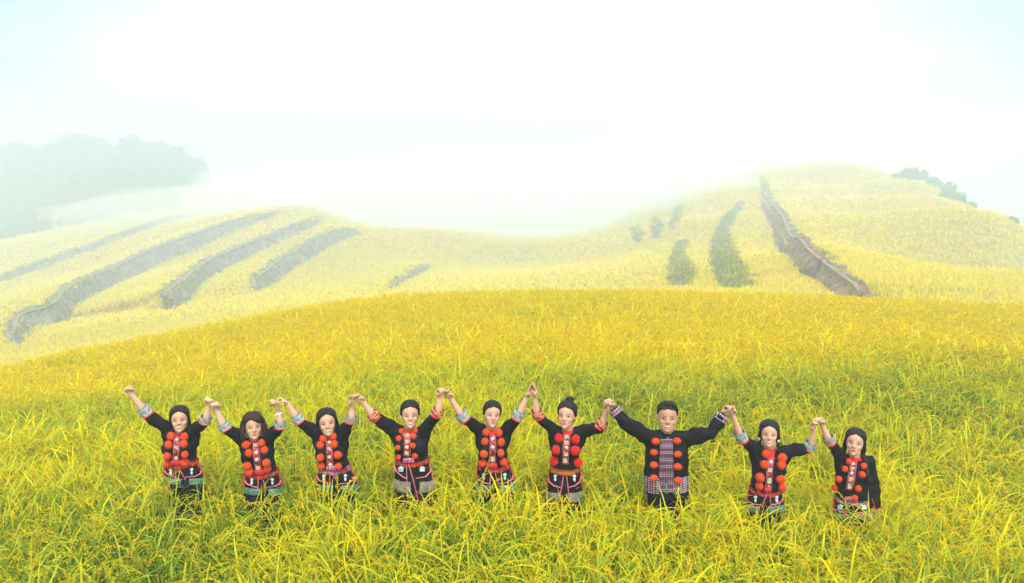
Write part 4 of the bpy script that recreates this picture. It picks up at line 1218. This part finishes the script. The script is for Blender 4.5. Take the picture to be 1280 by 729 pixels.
    if hs == 'short':
        for i in range(90):      # short upswept tufts
            x = r.uniform(-.060, .060); y = r.uniform(-.070, .06)
            z = .212 - 5.0 * x * x - 3.0 * max(0, abs(y) - .02) ** 2
            q_ = P(x, y, z - .006); tube(V, F, [q_, q_ + M @ Vector((x * .10, -.010 + y * .05, .020 - 2 * x * x)) * s], [.009 * s, .004 * s], 6)
    co, nn, fs = remesh(V, F, .0040, 1, .5)
    loc = ((co - cv) @ Mn.T) / s
    an = np.arctan2(loc[:, 0], loc[:, 1] + .01)
    st = np.sin(an * 37 + 3 * np.sin(loc[:, 2] * 40)) * .5 + np.sin(an * 61 + 1.3 + 2 * np.sin(loc[:, 2] * 23)) * .5
    co = co + nn * (st * .0016)[:, None]
    hair = mesh_obj('hair', [Vector(v) for v in co], fs, p['hairm'], parent=person, base=base)
    if p.get('bracelet'):
        sgn, a, S, E, W, Hd = arms[1]
        cc = E.lerp(W, .82); d = (W - E).normalized(); sd = d.cross(Yv).normalized(); u = d.cross(sd)
        ring_band('bracelet', [(cc + d * t, sd * rr, u * rr) for t, rr in ((-.006, .029), (0, .032), (.006, .029))], silver_m, person, base, 24)
    if p.get('earrings'):
        for sx in (-1, 1):
            q_ = P(sx * .080, -.012, .050)
            place_mesh('earring', disc_mesh('silver_disc', 'disc', silver_m), q_, (.012, .012, .015), person, base)
    return person

for p in PEOPLE:
    build_person(p)
# ------------------------------------------------------------------ rice plants
def leaf_mat(name, cols, gold, trans=0.35, attr='tint'):
    """cols: green .. yellow leaf colours blended by how ripe the plant is and the leaf's own tint"""
    m, n, l, out = new_mat(name)
    at1 = n.new('ShaderNodeAttribute'); at1.attribute_name = 'ripe'; at1.attribute_type = 'INSTANCER'
    at2 = n.new('ShaderNodeAttribute'); at2.attribute_name = attr
    ad = n.new('ShaderNodeMath'); ad.operation = 'ADD'
    l.new(at1.outputs['Fac'], ad.inputs[0]); l.new(at2.outputs['Fac'], ad.inputs[1])
    r = n.new('ShaderNodeValToRGB')
    els = r.color_ramp.elements
    while len(els) < len(cols): els.new(0.5)
    for i, (p, c) in enumerate(cols):
        els[i].position = p
    for i, (p, c) in enumerate(cols):
        els[i].color = (*c, 1)
    l.new(ad.outputs[0], r.inputs['Fac'])
    b = n.new('ShaderNodeBsdfPrincipled'); b.inputs['Roughness'].default_value = 0.7; b.inputs['Specular IOR Level'].default_value = 0.08
    l.new(r.outputs[0], b.inputs['Base Color'])
    tr = n.new('ShaderNodeBsdfTranslucent'); l.new(r.outputs[0], tr.inputs['Color'])
    mx = n.new('ShaderNodeMixShader'); mx.inputs[0].default_value = trans
    l.new(b.outputs[0], mx.inputs[1]); l.new(tr.outputs[0], mx.inputs[2])
    l.new(mx.outputs[0], out.inputs['Surface'])
    return m
leaf_m = leaf_mat('rice_leaf', [(0.0, (0.10, 0.20, 0.015)), (0.3, (0.42, 0.52, 0.040)), (0.55, (0.68, 0.64, 0.012)), (1.0, (0.86, 0.73, 0.004))], None, 0.38)
grain_m = leaf_mat('rice_grain', [(0.0, (0.34, 0.32, 0.012)), (0.5, (0.56, 0.48, 0.006)), (0.85, (0.78, 0.64, 0.004)), (1.0, (0.76, 0.56, 0.004))], None, 0.25)

src = bpy.data.collections.new('rice_plants')

def add_leaf(V, F, T, M, base, az, length, width, rise, droop, tint, mat=0, seg=6, twist=0.0):
    """arched leaf strip: starts along rise angle, bends down by droop"""
    p = Vector(base); el = rise
    d = length / seg
    i0 = len(V)
    for k in range(seg + 1):
        t = k / seg
        w = width * (0.55 + 0.45 * math.sin(min(1, t * 2.2) * math.pi / 2)) * (1 - max(0, (t - 0.45) / 0.55) ** 1.6)
        a2 = az + math.pi / 2
        tw = twist * t
        side = Vector((math.cos(a2) * math.cos(tw), math.sin(a2) * math.cos(tw), math.sin(tw)))
        V.append(p - side * w / 2); V.append(p + side * w / 2)
        T += [tint - 0.25 * (1 - t)] * 2
        p = p + Vector((math.cos(az) * math.cos(el), math.sin(az) * math.cos(el), math.sin(el))) * d
        el -= droop / seg * (0.4 + 1.4 * t)
    for k in range(seg):
        a = i0 + 2 * k
        F.append((a, a + 1, a + 3, a + 2)); M.append(mat)

def add_grain(V, F, T, M, c, d, l, w, tint):
    d = d.normalized()
    s = d.orthogonal().normalized(); u = d.cross(s)
    i = len(V)
    V += [c - d * l / 2, c + s * w, c + u * w, c - s * w, c - u * w, c + d * l / 2]
    T += [tint] * 6
    for k in range(4):
        F.append((i, i + 1 + k, i + 1 + (k + 1) % 4)); F.append((i + 5, i + 1 + (k + 1) % 4, i + 1 + k))
        M += [1, 1]

def rice_plant(r, nleaf, npan, grains, seg=6, spread=0.05, H=0.78, wid=0.011, gs=1.0):
    V, F, T, M = [], [], [], []
    for i in range(nleaf):
        az = r.uniform(0, 2 * math.pi)
        b = (r.gauss(0, spread), r.gauss(0, spread), H * r.uniform(0.35, 0.75))
        add_leaf(V, F, T, M, b, az, r.choice((r.uniform(0.14, 0.30), r.uniform(0.20, 0.46))), wid * (r.uniform(0.7, 1.3) if r.random() > .2 else r.uniform(1.5, 2.1)), R(r.uniform(15, 85)), R(r.uniform(10, 140)), r.uniform(-0.3, 0.25), 0, seg, r.uniform(-1.2, 1.2))
    for i in range(5):      # lower stems
        az = r.uniform(0, 2 * math.pi)
        add_leaf(V, F, T, M, (r.gauss(0, spread * .7), r.gauss(0, spread * .7), 0), az, H * r.uniform(.75, .95), 0.007, R(r.uniform(80, 89)), R(8), -0.35, 0, 2)
    for i in range(npan):
        az = r.uniform(0, 2 * math.pi)
        p = Vector((r.gauss(0, spread), r.gauss(0, spread), H * r.uniform(0.72, 0.92)))
        el = R(r.uniform(50, 85)); L = r.uniform(0.16, 0.24)
        n_ = grains; d = L / n_
        tint = r.uniform(-0.2, 0.45)
        for k in range(n_):
            t = k / n_
            dv = Vector((math.cos(az) * math.cos(el), math.sin(az) * math.cos(el), math.sin(el)))
            p = p + dv * d
            el -= R(150) / n_ * (0.3 + 1.3 * t)
            q = p + Vector((r.gauss(0, .0045), r.gauss(0, .0045), r.gauss(0, .004)))
            add_grain(V, F, T, M, q, dv + Vector((r.gauss(0, .3), r.gauss(0, .3), r.gauss(0, .3))), 0.024 * gs, 0.0042 * gs, tint + r.uniform(-.12, .12))
    me = bpy.data.meshes.new('rice_plant')
    me.from_pydata([tuple(v) for v in V], [], F)
    a = me.attributes.new('tint', 'FLOAT', 'POINT'); a.data.foreach_set('value', T)
    me.materials.append(leaf_m); me.materials.append(grain_m)
    me.polygons.foreach_set('material_index', M)
    me.update()
    return bpy.data.objects.new('rice_plant', me)

def make_set(name, fn, n):
    c = bpy.data.collections.new(name)
    for i in range(n):
        o = fn(random.Random(100 + i)); o.name = '%s_%02d' % (name, i)
        c.objects.link(o)
    return c
near_set = make_set('rice_near', lambda r: rice_plant(r, r.randint(31, 38), r.randint(2, 3), 24, 5, 0.08, 0.80, 0.0092), 10)
mid_set = make_set('rice_mid', lambda r: rice_plant(r, r.randint(18, 22), r.randint(5, 7), 13, 4, 0.09, 0.78, 0.012, 1.5), 8)
def far_tuft(r):
    V, F, T, M = [], [], [], []
    for i in range(26):
        az = r.uniform(0, 2 * math.pi); q = Vector((r.gauss(0, .28), r.gauss(0, .28), 0.15))
        add_leaf(V, F, T, M, q, az, r.uniform(.4, .75), 0.06, R(r.uniform(60, 88)), R(r.uniform(20, 100)), r.uniform(-.12, .12), r.choice((0, 1, 1)), 3)
    me = bpy.data.meshes.new('rice_tuft')
    me.from_pydata([tuple(v) for v in V], [], F)
    a = me.attributes.new('tint', 'FLOAT', 'POINT'); a.data.foreach_set('value', T)
    me.materials.append(leaf_m); me.materials.append(grain_m)
    me.polygons.foreach_set('material_index', M)
    me.update()
    return bpy.data.objects.new('rice_tuft', me)
far_set = make_set('rice_far', far_tuft, 6)

def scatter(name, coll, ncoll, pts, rot, scl, ripe, label):
    n_ = len(pts)
    me = bpy.data.meshes.new(name)
    me.vertices.add(n_); me.vertices.foreach_set('co', np.asarray(pts, np.float32).ravel())
    a = me.attributes.new('rot', 'FLOAT_VECTOR', 'POINT'); a.data.foreach_set('vector', np.asarray(rot, np.float32).ravel())
    a = me.attributes.new('scl', 'FLOAT_VECTOR', 'POINT'); a.data.foreach_set('vector', np.asarray(scl, np.float32).ravel())
    a = me.attributes.new('ripe', 'FLOAT', 'POINT'); a.data.foreach_set('value', np.asarray(ripe, np.float32))
    a = me.attributes.new('idx', 'INT', 'POINT'); a.data.foreach_set('value', nrg.integers(0, ncoll, n_).astype(np.int32))
    o = bpy.data.objects.new(name, me); col.objects.link(o)
    ng = bpy.data.node_groups.new(name + '_nodes', 'GeometryNodeTree')
    ng.interface.new_socket('Geometry', in_out='INPUT', socket_type='NodeSocketGeometry')
    ng.interface.new_socket('Geometry', in_out='OUTPUT', socket_type='NodeSocketGeometry')
    N = ng.nodes; L = ng.links
    gi = N.new('NodeGroupInput'); go = N.new('NodeGroupOutput')
    ci = N.new('GeometryNodeCollectionInfo'); ci.inputs['Collection'].default_value = coll
    ci.inputs['Separate Children'].default_value = True; ci.inputs['Reset Children'].default_value = True
    ip = N.new('GeometryNodeInstanceOnPoints'); ip.inputs['Pick Instance'].default_value = True
    def na(nm, t):
        x = N.new('GeometryNodeInputNamedAttribute'); x.data_type = t; x.inputs['Name'].default_value = nm
        return x.outputs['Attribute']
    L.new(gi.outputs[0], ip.inputs['Points']); L.new(ci.outputs[0], ip.inputs['Instance'])
    L.new(na('idx', 'INT'), ip.inputs['Instance Index'])
    L.new(na('rot', 'FLOAT_VECTOR'), ip.inputs['Rotation']); L.new(na('scl', 'FLOAT_VECTOR'), ip.inputs['Scale'])
    L.new(ip.outputs[0], go.inputs[0])
    md = o.modifiers.new('plants', 'NODES'); md.node_group = ng
    tag(o, label, None, None, 'stuff')
    return o

def jgrid(x0, x1, y0, y1, s, jit=0.45):
    xs = np.arange(x0, x1, s); ys = np.arange(y0, y1, s)
    X, Y = np.meshgrid(xs, ys); X = X.ravel(); Y = Y.ravel()
    X = X + nrg.uniform(-jit, jit, X.shape) * s; Y = Y + nrg.uniform(-jit, jit, Y.shape) * s
    return X, Y

def vnoise(x, y, sc, seed=0):
    """cheap smooth value noise, vectorised"""
    x = np.asarray(x) / sc + seed * 17.3; y = np.asarray(y) / sc + seed * 9.1
    xi = np.floor(x); yi = np.floor(y); fx = x - xi; fy = y - yi
    fx = fx * fx * (3 - 2 * fx); fy = fy * fy * (3 - 2 * fy)
    def h(a, b):
        v = np.sin(a * 127.1 + b * 311.7 + seed * 74.7) * 43758.5453
        return v - np.floor(v)
    return (h(xi, yi) * (1 - fx) + h(xi + 1, yi) * fx) * (1 - fy) + (h(xi, yi + 1) * (1 - fx) + h(xi + 1, yi + 1) * fx) * fy

def ripeness(x, y):
    """fully ripe and golden over the crest, greener by the near edge and in one band behind the people"""
    yy = y + 0.8 * (vnoise(x, y, 2.5, 1) - 0.5) * 2
    r = 0.53 + 0.0 * yy
    r = r - 0.15 * (1 - sst(3.9, 4.9, yy))
    r = r - 0.13 * np.exp(-((yy - 8.2) / 1.1) ** 2) * (0.55 + 0.6 * vnoise(x, y, 1.7, 3))
    r = r + 0.28 * sst(9.0, 11.5, yy)
    return r + 0.28 * (vnoise(x, y, 0.9, 2) - 0.5) + 0.16 * (vnoise(x, y, 3.3, 5) - 0.5)

feet = PEOPLE_FEET
# near field
X, Y = jgrid(-12, 12, 1.2, 9.6, 0.145)
k = (np.abs(X) < 0.82 * Y + 3.6) & ((np.abs(X) > 0.9) | (Y > 2.2))
X, Y = X[k], Y[k]
hs = np.ones_like(X)
keep = np.ones_like(X, bool)
for fx, fy in feet:
    dx = X - fx; dy = Y - fy
    d = np.hypot(dx, dy * 0.9)
    keep &= d > 0.15
    front = (np.abs(dx) < 0.24) & (dy < 0) & (dy > -0.6)
    hs = np.where(front, hs * (1.04 if (fx < 0 and abs(fx + .8) > .3) or fx > .9 else 0.96), hs)
X, Y, hs = X[keep], Y[keep], hs[keep]
Z = H0(X, Y)
n_ = len(X)
rot = np.stack([nrg.normal(0, .13, n_), nrg.normal(0, .13, n_), nrg.uniform(0, 6.28, n_)], 1)
s0 = nrg.uniform(.9, 1.12, n_) * (0.95 + 0.16 * vnoise(X, Y, 1.1, 9))
scl = np.stack([s0, s0, s0 * hs], 1)
scatter('rice_field', near_set, 10, np.stack([X, Y, Z], 1), rot, scl, ripeness(X, Y) + nrg.normal(0, .09, n_),
        'tall yellow green rice the people stand in')
# the golden crest
X, Y = jgrid(-34, 34, 9.6, 33, 0.19)
k = (np.abs(X) < 0.84 * Y + 4.0) & (near_f(X, Y) > far_f(X, Y) - 0.5)
X, Y = X[k], Y[k]; Z = H0(X, Y); n_ = len(X)
rot = np.stack([nrg.normal(0, .10, n_), nrg.normal(0, .10, n_), nrg.uniform(0, 6.28, n_)], 1)
s0 = nrg.uniform(.9, 1.15, n_)
scatter('rice_crest', mid_set, 8, np.stack([X, Y, Z], 1), rot, np.stack([s0, s0, s0], 1), ripeness(X, Y) + nrg.normal(0, .11, n_),
        'golden ripe rice over the crest behind the people')
# the terraces
XX, YY, SS = [], [], []
for y0, y1, sp in ((27, 70, 0.45), (70, 150, 0.9), (150, 300, 1.6), (300, 470, 2.6)):
    X, Y = jgrid(-0.95 * y1, 0.95 * y1, y0, y1, sp)
    k = (np.abs(X) < 0.86 * Y + 6)
    X, Y = X[k], Y[k]
    k = (far_f(X, Y) > near_f(X, Y) - 0.3) | (Y > 75)
    X, Y = X[k], Y[k]
    lift, nb = bank_field(X, Y)
    k = nb > 0.5
    XX.append(X[k]); YY.append(Y[k]); SS.append(np.full(k.sum(), sp / 0.45))
X = np.concatenate(XX); Y = np.concatenate(YY); S = np.concatenate(SS)
Z = H(X, Y)
# nothing is planted under the wood or on the hidden back slopes
wood = (X < -0.42 * Y) & (Y > 236)
back = Z < -75
k = ~(wood | back)
X, Y, Z, S = X[k], Y[k], Z[k], S[k]; n_ = len(X)
rot = np.stack([nrg.normal(0, .1, n_), nrg.normal(0, .1, n_), nrg.uniform(0, 6.28, n_)], 1)
s0 = nrg.uniform(.85, 1.15, n_)
sw = s0 * np.clip(S, 1, 4.0)
scatter('rice_terraces', far_set, 6, np.stack([X, Y, Z], 1), rot, np.stack([sw, sw, s0], 1),
        0.72 + 0.16 * vnoise(X, Y, 22, 4) + nrg.normal(0, .03, n_), 'ripe yellow rice on the misty terraces')
print('rice terraces', n_)

wp = np.array(weed_pts); n_ = len(wp)
rot = np.stack([nrg.normal(0, .2, n_), nrg.normal(0, .2, n_), nrg.uniform(0, 6.28, n_)], 1)
scatter('weeds', far_set, 6, wp[:, :3], rot, np.stack([wp[:, 3]] * 3, 1), nrg.uniform(-.35, .35, n_), 'weeds rooted on the terrace banks')

# ------------------------------------------------------------------ trees and bushes
wood_leaf = leaf_mat('tree_leaf', [(0.0, (0.02, 0.06, 0.015)), (0.5, (0.07, 0.15, 0.035)), (1.0, (0.20, 0.32, 0.07))], None, 0.2)
for nd in wood_leaf.node_tree.nodes:
    if nd.type == 'ATTRIBUTE' and nd.attribute_name == 'ripe':
        nd.attribute_type = 'GEOMETRY'
bark = pmat('bark', (0.10, 0.08, 0.06), 0.9, (0.16, 0.13, 0.10), 6.0)

def crown_geo(r, rad, hz, cz, nclump, nleaf, ls):
    V, F, T = [], [], []
    for c in range(nclump):
        u = Vector((r.gauss(0, 1), r.gauss(0, 1), r.gauss(0, 1))).normalized()
        rr = r.uniform(.35, 1.0)
        cc = Vector((u.x * rad * rr, u.y * rad * rr, cz + u.z * hz * rr))
        cs = rad * r.uniform(.22, .42); tint = r.uniform(.15, .75)
        for i in range(nleaf):
            w = Vector((r.gauss(0, 1), r.gauss(0, 1), r.gauss(0, 1))).normalized()
            p = cc + w * cs * r.uniform(.55, 1.05)
            nn = (w + Vector((r.gauss(0, .5), r.gauss(0, .5), r.gauss(0, .5)))).normalized()
            a = nn.orthogonal().normalized(); b2 = nn.cross(a)
            s = ls * r.uniform(.6, 1.3); i0 = len(V)
            V += [p - a * s * .5, p - b2 * s * .9, p + a * s * .5, p + b2 * s * .9]
            T += [tint + r.uniform(-.15, .15)] * 4
            F.append((i0, i0 + 1, i0 + 2, i0 + 3))
    return V, F, T

def limb(V, F, p0, p1, r0, r1, n=7):
    d = (p1 - p0).normalized(); s = d.orthogonal().normalized(); u = d.cross(s); i = len(V)
    for p, r_ in ((p0, r0), (p1, r1)):
        for k in range(n):
            a = 2 * math.pi * k / n
            V.append(p + (s * math.cos(a) + u * math.sin(a)) * r_)
    for k in range(n):
        F.append((i + k, i + (k + 1) % n, i + n + (k + 1) % n, i + n + k))

def tree_meshes(seed, h, rad, nclump, nleaf, ls):
    r = random.Random(seed)
    V, F = [], []
    top = Vector((r.uniform(-.3, .3), r.uniform(-.3, .3), h * .55))
    limb(V, F, Vector((0, 0, -1.0)), top, h * .03, h * .018)
    for i in range(5):
        a = r.uniform(0, 6.28); q = top + Vector((math.cos(a) * rad * .6, math.sin(a) * rad * .6, h * r.uniform(.1, .3)))
        limb(V, F, top * r.uniform(.7, 1), q, h * .012, h * .004, 5)
    tm = bpy.data.meshes.new('trunk'); tm.from_pydata([tuple(v) for v in V], [], F); tm.materials.append(bark)
    V, F, T = crown_geo(r, rad, h * .33, h * .62, nclump, nleaf, ls)
    cm = bpy.data.meshes.new('crown'); cm.from_pydata([tuple(v) for v in V], [], F); cm.materials.append(wood_leaf)
    a = cm.attributes.new('tint', 'FLOAT', 'POINT'); a.data.foreach_set('value', T)
    return tm, cm

# far-off wood on the left hill: one misty mass
wset = bpy.data.collections.new('wood_trees')
for i in range(5):
    tm, cm = tree_meshes(40 + i, 11.0, 4.6, 42, 60, 0.48)
    bmm = bmesh.new(); bmm.from_mesh(cm)
    me = bpy.data.meshes.new('wood_tree'); 
    nv = len(bmm.verts); nf = len(bmm.faces)
    bmm.from_mesh(tm); bmm.faces.ensure_lookup_table()
    for k_, f_ in enumerate(bmm.faces): f_.material_index = 0 if k_ < nf else 1
    bmm.to_mesh(me); bmm.free(); me.materials.append(wood_leaf); me.materials.append(bark)
    o = bpy.data.objects.new('wood_tree_%d' % i, me); wset.objects.link(o)
P = []; S = []
r = random.Random(5)
def fpt(px, Y):
    d = ray(px, 300); x = d.x * Y / d.y
    return x, Y
for i in range(640):
    px = r.uniform(-170, 262); Y = r.uniform(238, 345)
    if px > 225 and Y < 290 : continue
    x, y = fpt(px, Y)
    z = float(H0(np.array([x]), np.array([y]))[0])
    s = r.uniform(.75, 1.25) * (0.38 if Y < 262 else 0.6 if Y < 280 else 1) * (0.8 if px > 235 else 1)
    P.append((x, y, z - .5)); S.append((s, s, s * r.uniform(.85, 1.1)))
rot = [(0, 0, r.uniform(0, 6.28)) for _ in P]
scatter('forest', wset, 5, P, rot, S, [0] * len(P), 'dark wood in the mist on the far left hill')

# bushes along the right ridge
bg = 'bushes on the misty right ridge'
bl = [((1092, 212), 3.0, 'palest bush, highest and most misted on the right ridge'),
      ((1107, 219), 3.6, 'small faded bush, second from the top of the right ridge'),
      ((1121, 225), 4.6, 'tall misted bush near the top of the right ridge'),
      ((1135, 231), 4.2, 'ragged bush just below the tallest one on the right ridge'),
      ((1149, 237), 4.4, 'rounded bush in the middle of the row on the right ridge'),
      ((1163, 243), 4.0, 'low wide bush beyond the middle of the right ridge'),
      ((1178, 250), 3.0, 'small green bush before the darkest one on the right ridge'),
      ((1193, 257), 2.8, 'dark green bush, clearest of the row on the right ridge'),
      ((1203, 262), 1.9, 'last small bush at the lower end of the ridge row'),
      ((1253, 284), 1.2, 'tiny lone bush on the ridge by the picture edge')]
protos = []
for i in range(3):
    r = random.Random(70 + i)
    V, F = [], []
    for k_ in range(4):
        a = r.uniform(0, 6.28)
        limb(V, F, Vector((0, 0, -.4)), Vector((math.cos(a) * .35, math.sin(a) * .35, .6)), .035, .012, 5)
    tm = bpy.data.meshes.new('stem'); tm.from_pydata([tuple(v) for v in V], [], F); tm.materials.append(bark)
    V, F, T = crown_geo(r, .62, .42, .45, 26, 70, .085)
    cm = bpy.data.meshes.new('foliage'); cm.from_pydata([tuple(v) for v in V], [], F); cm.materials.append(wood_leaf)
    a = cm.attributes.new('tint', 'FLOAT', 'POINT'); a.data.foreach_set('value', T)
    protos.append((tm, cm))
ridgeY = lambda px: float(np.interp(px, [1050, 1100, 1150, 1200, 1280], [198, 176, 148, 112, 78]))
for i, ((px, py), hgt, lab) in enumerate(bl):
    spy, Y = skyline(px, H0, FAR_H)
    Y += 22
    x, y = fpt(px, Y)
    z = float(H0(np.array([x]), np.array([y]))[0])
    top = at(px, spy - hgt * 3.1, Y).z
    hgt = max(1.5, (top - z) / .9)
    root = bpy.data.objects.new('bush', None); col.objects.link(root)
    root.location = (x, y, z); root.scale = (hgt * .85, hgt * .85, hgt); root.rotation_euler = (0, 0, i * 1.7)
    tag(root, lab, 'bush', bg)
    tm, cm = protos[i % 3]
    for nm, me_ in (('stem', tm), ('foliage', cm)):
        o = bpy.data.objects.new(nm, me_); col.objects.link(o); o.parent = root

# ------------------------------------------------------------------ haze
bm = bmesh.new(); bmesh.ops.create_cube(bm, size=1)
me = bpy.data.meshes.new('haze'); bm.to_mesh(me); bm.free()
hz = bpy.data.objects.new('haze', me); col.objects.link(hz)
zb = -92.0
hz.scale = (1460, 1000, HAZE_TOP - zb); hz.location = (0, 415, (HAZE_TOP + zb) / 2)
m, n, l, out = new_mat('haze')
v = n.new('ShaderNodeVolumePrincipled')
v.inputs['Color'].default_value = (0.775, 0.885, 1.0, 1)
v.inputs['Density'].default_value = HAZE_DENSITY
v.inputs['Anisotropy'].default_value = 0.25
l.new(v.outputs[0], out.inputs['Volume'])
me.materials.append(m)
tag(hz, 'pale mist drifting over the rice terraces', None, None, 'stuff')

# thicker drifts of mist: over the saddle, over the right summit, across the left terraces
m, n, l, out = new_mat('mist')
v = n.new('ShaderNodeVolumePrincipled')
v.inputs['Color'].default_value = (0.97, 0.985, 1.0, 1)
v.inputs['Density'].default_value = 0.020
v.inputs['Anisotropy'].default_value = 0.25
l.new(v.outputs[0], out.inputs['Volume'])
for px, py, Y, rx, ry, rz, tilt, lab in (
        (590, 240, 240, 100, 75, 16, 0.1, 'white mist filling the saddle between the two hills'),
        (965, 196, 290, 90, 80, 14, -0.1, 'white mist over the summit of the right hill'),
        (830, 225, 235, 34, 60, 9, -0.4, 'thin mist drifting down the near shoulder of the right hill'),
        (330, 255, 215, 60, 30, 7, 0.5, 'mist drifting across the upper left terraces')):
    c0 = at(px, py, Y)
    bmx = bmesh.new(); bmesh.ops.create_uvsphere(bmx, u_segments=40, v_segments=20, radius=1)
    me = bpy.data.meshes.new('mist')
    for vv in bmx.verts:
        vv.co *= 1 + 0.22 * noise.noise(vv.co * 1.6 + Vector((px, 0, 0))) + 0.08 * noise.noise(vv.co * 4 + Vector((px, 0, 0)))
    bmx.to_mesh(me); bmx.free(); me.materials.append(m)
    o = bpy.data.objects.new('mist', me); col.objects.link(o)
    o.location = (c0.x, c0.y, min(c0.z, 20 - rz * 1.25)); o.scale = (rx, ry, rz); o.rotation_euler = (0, 0, tilt)
    tag(o, lab, None, None, 'stuff')
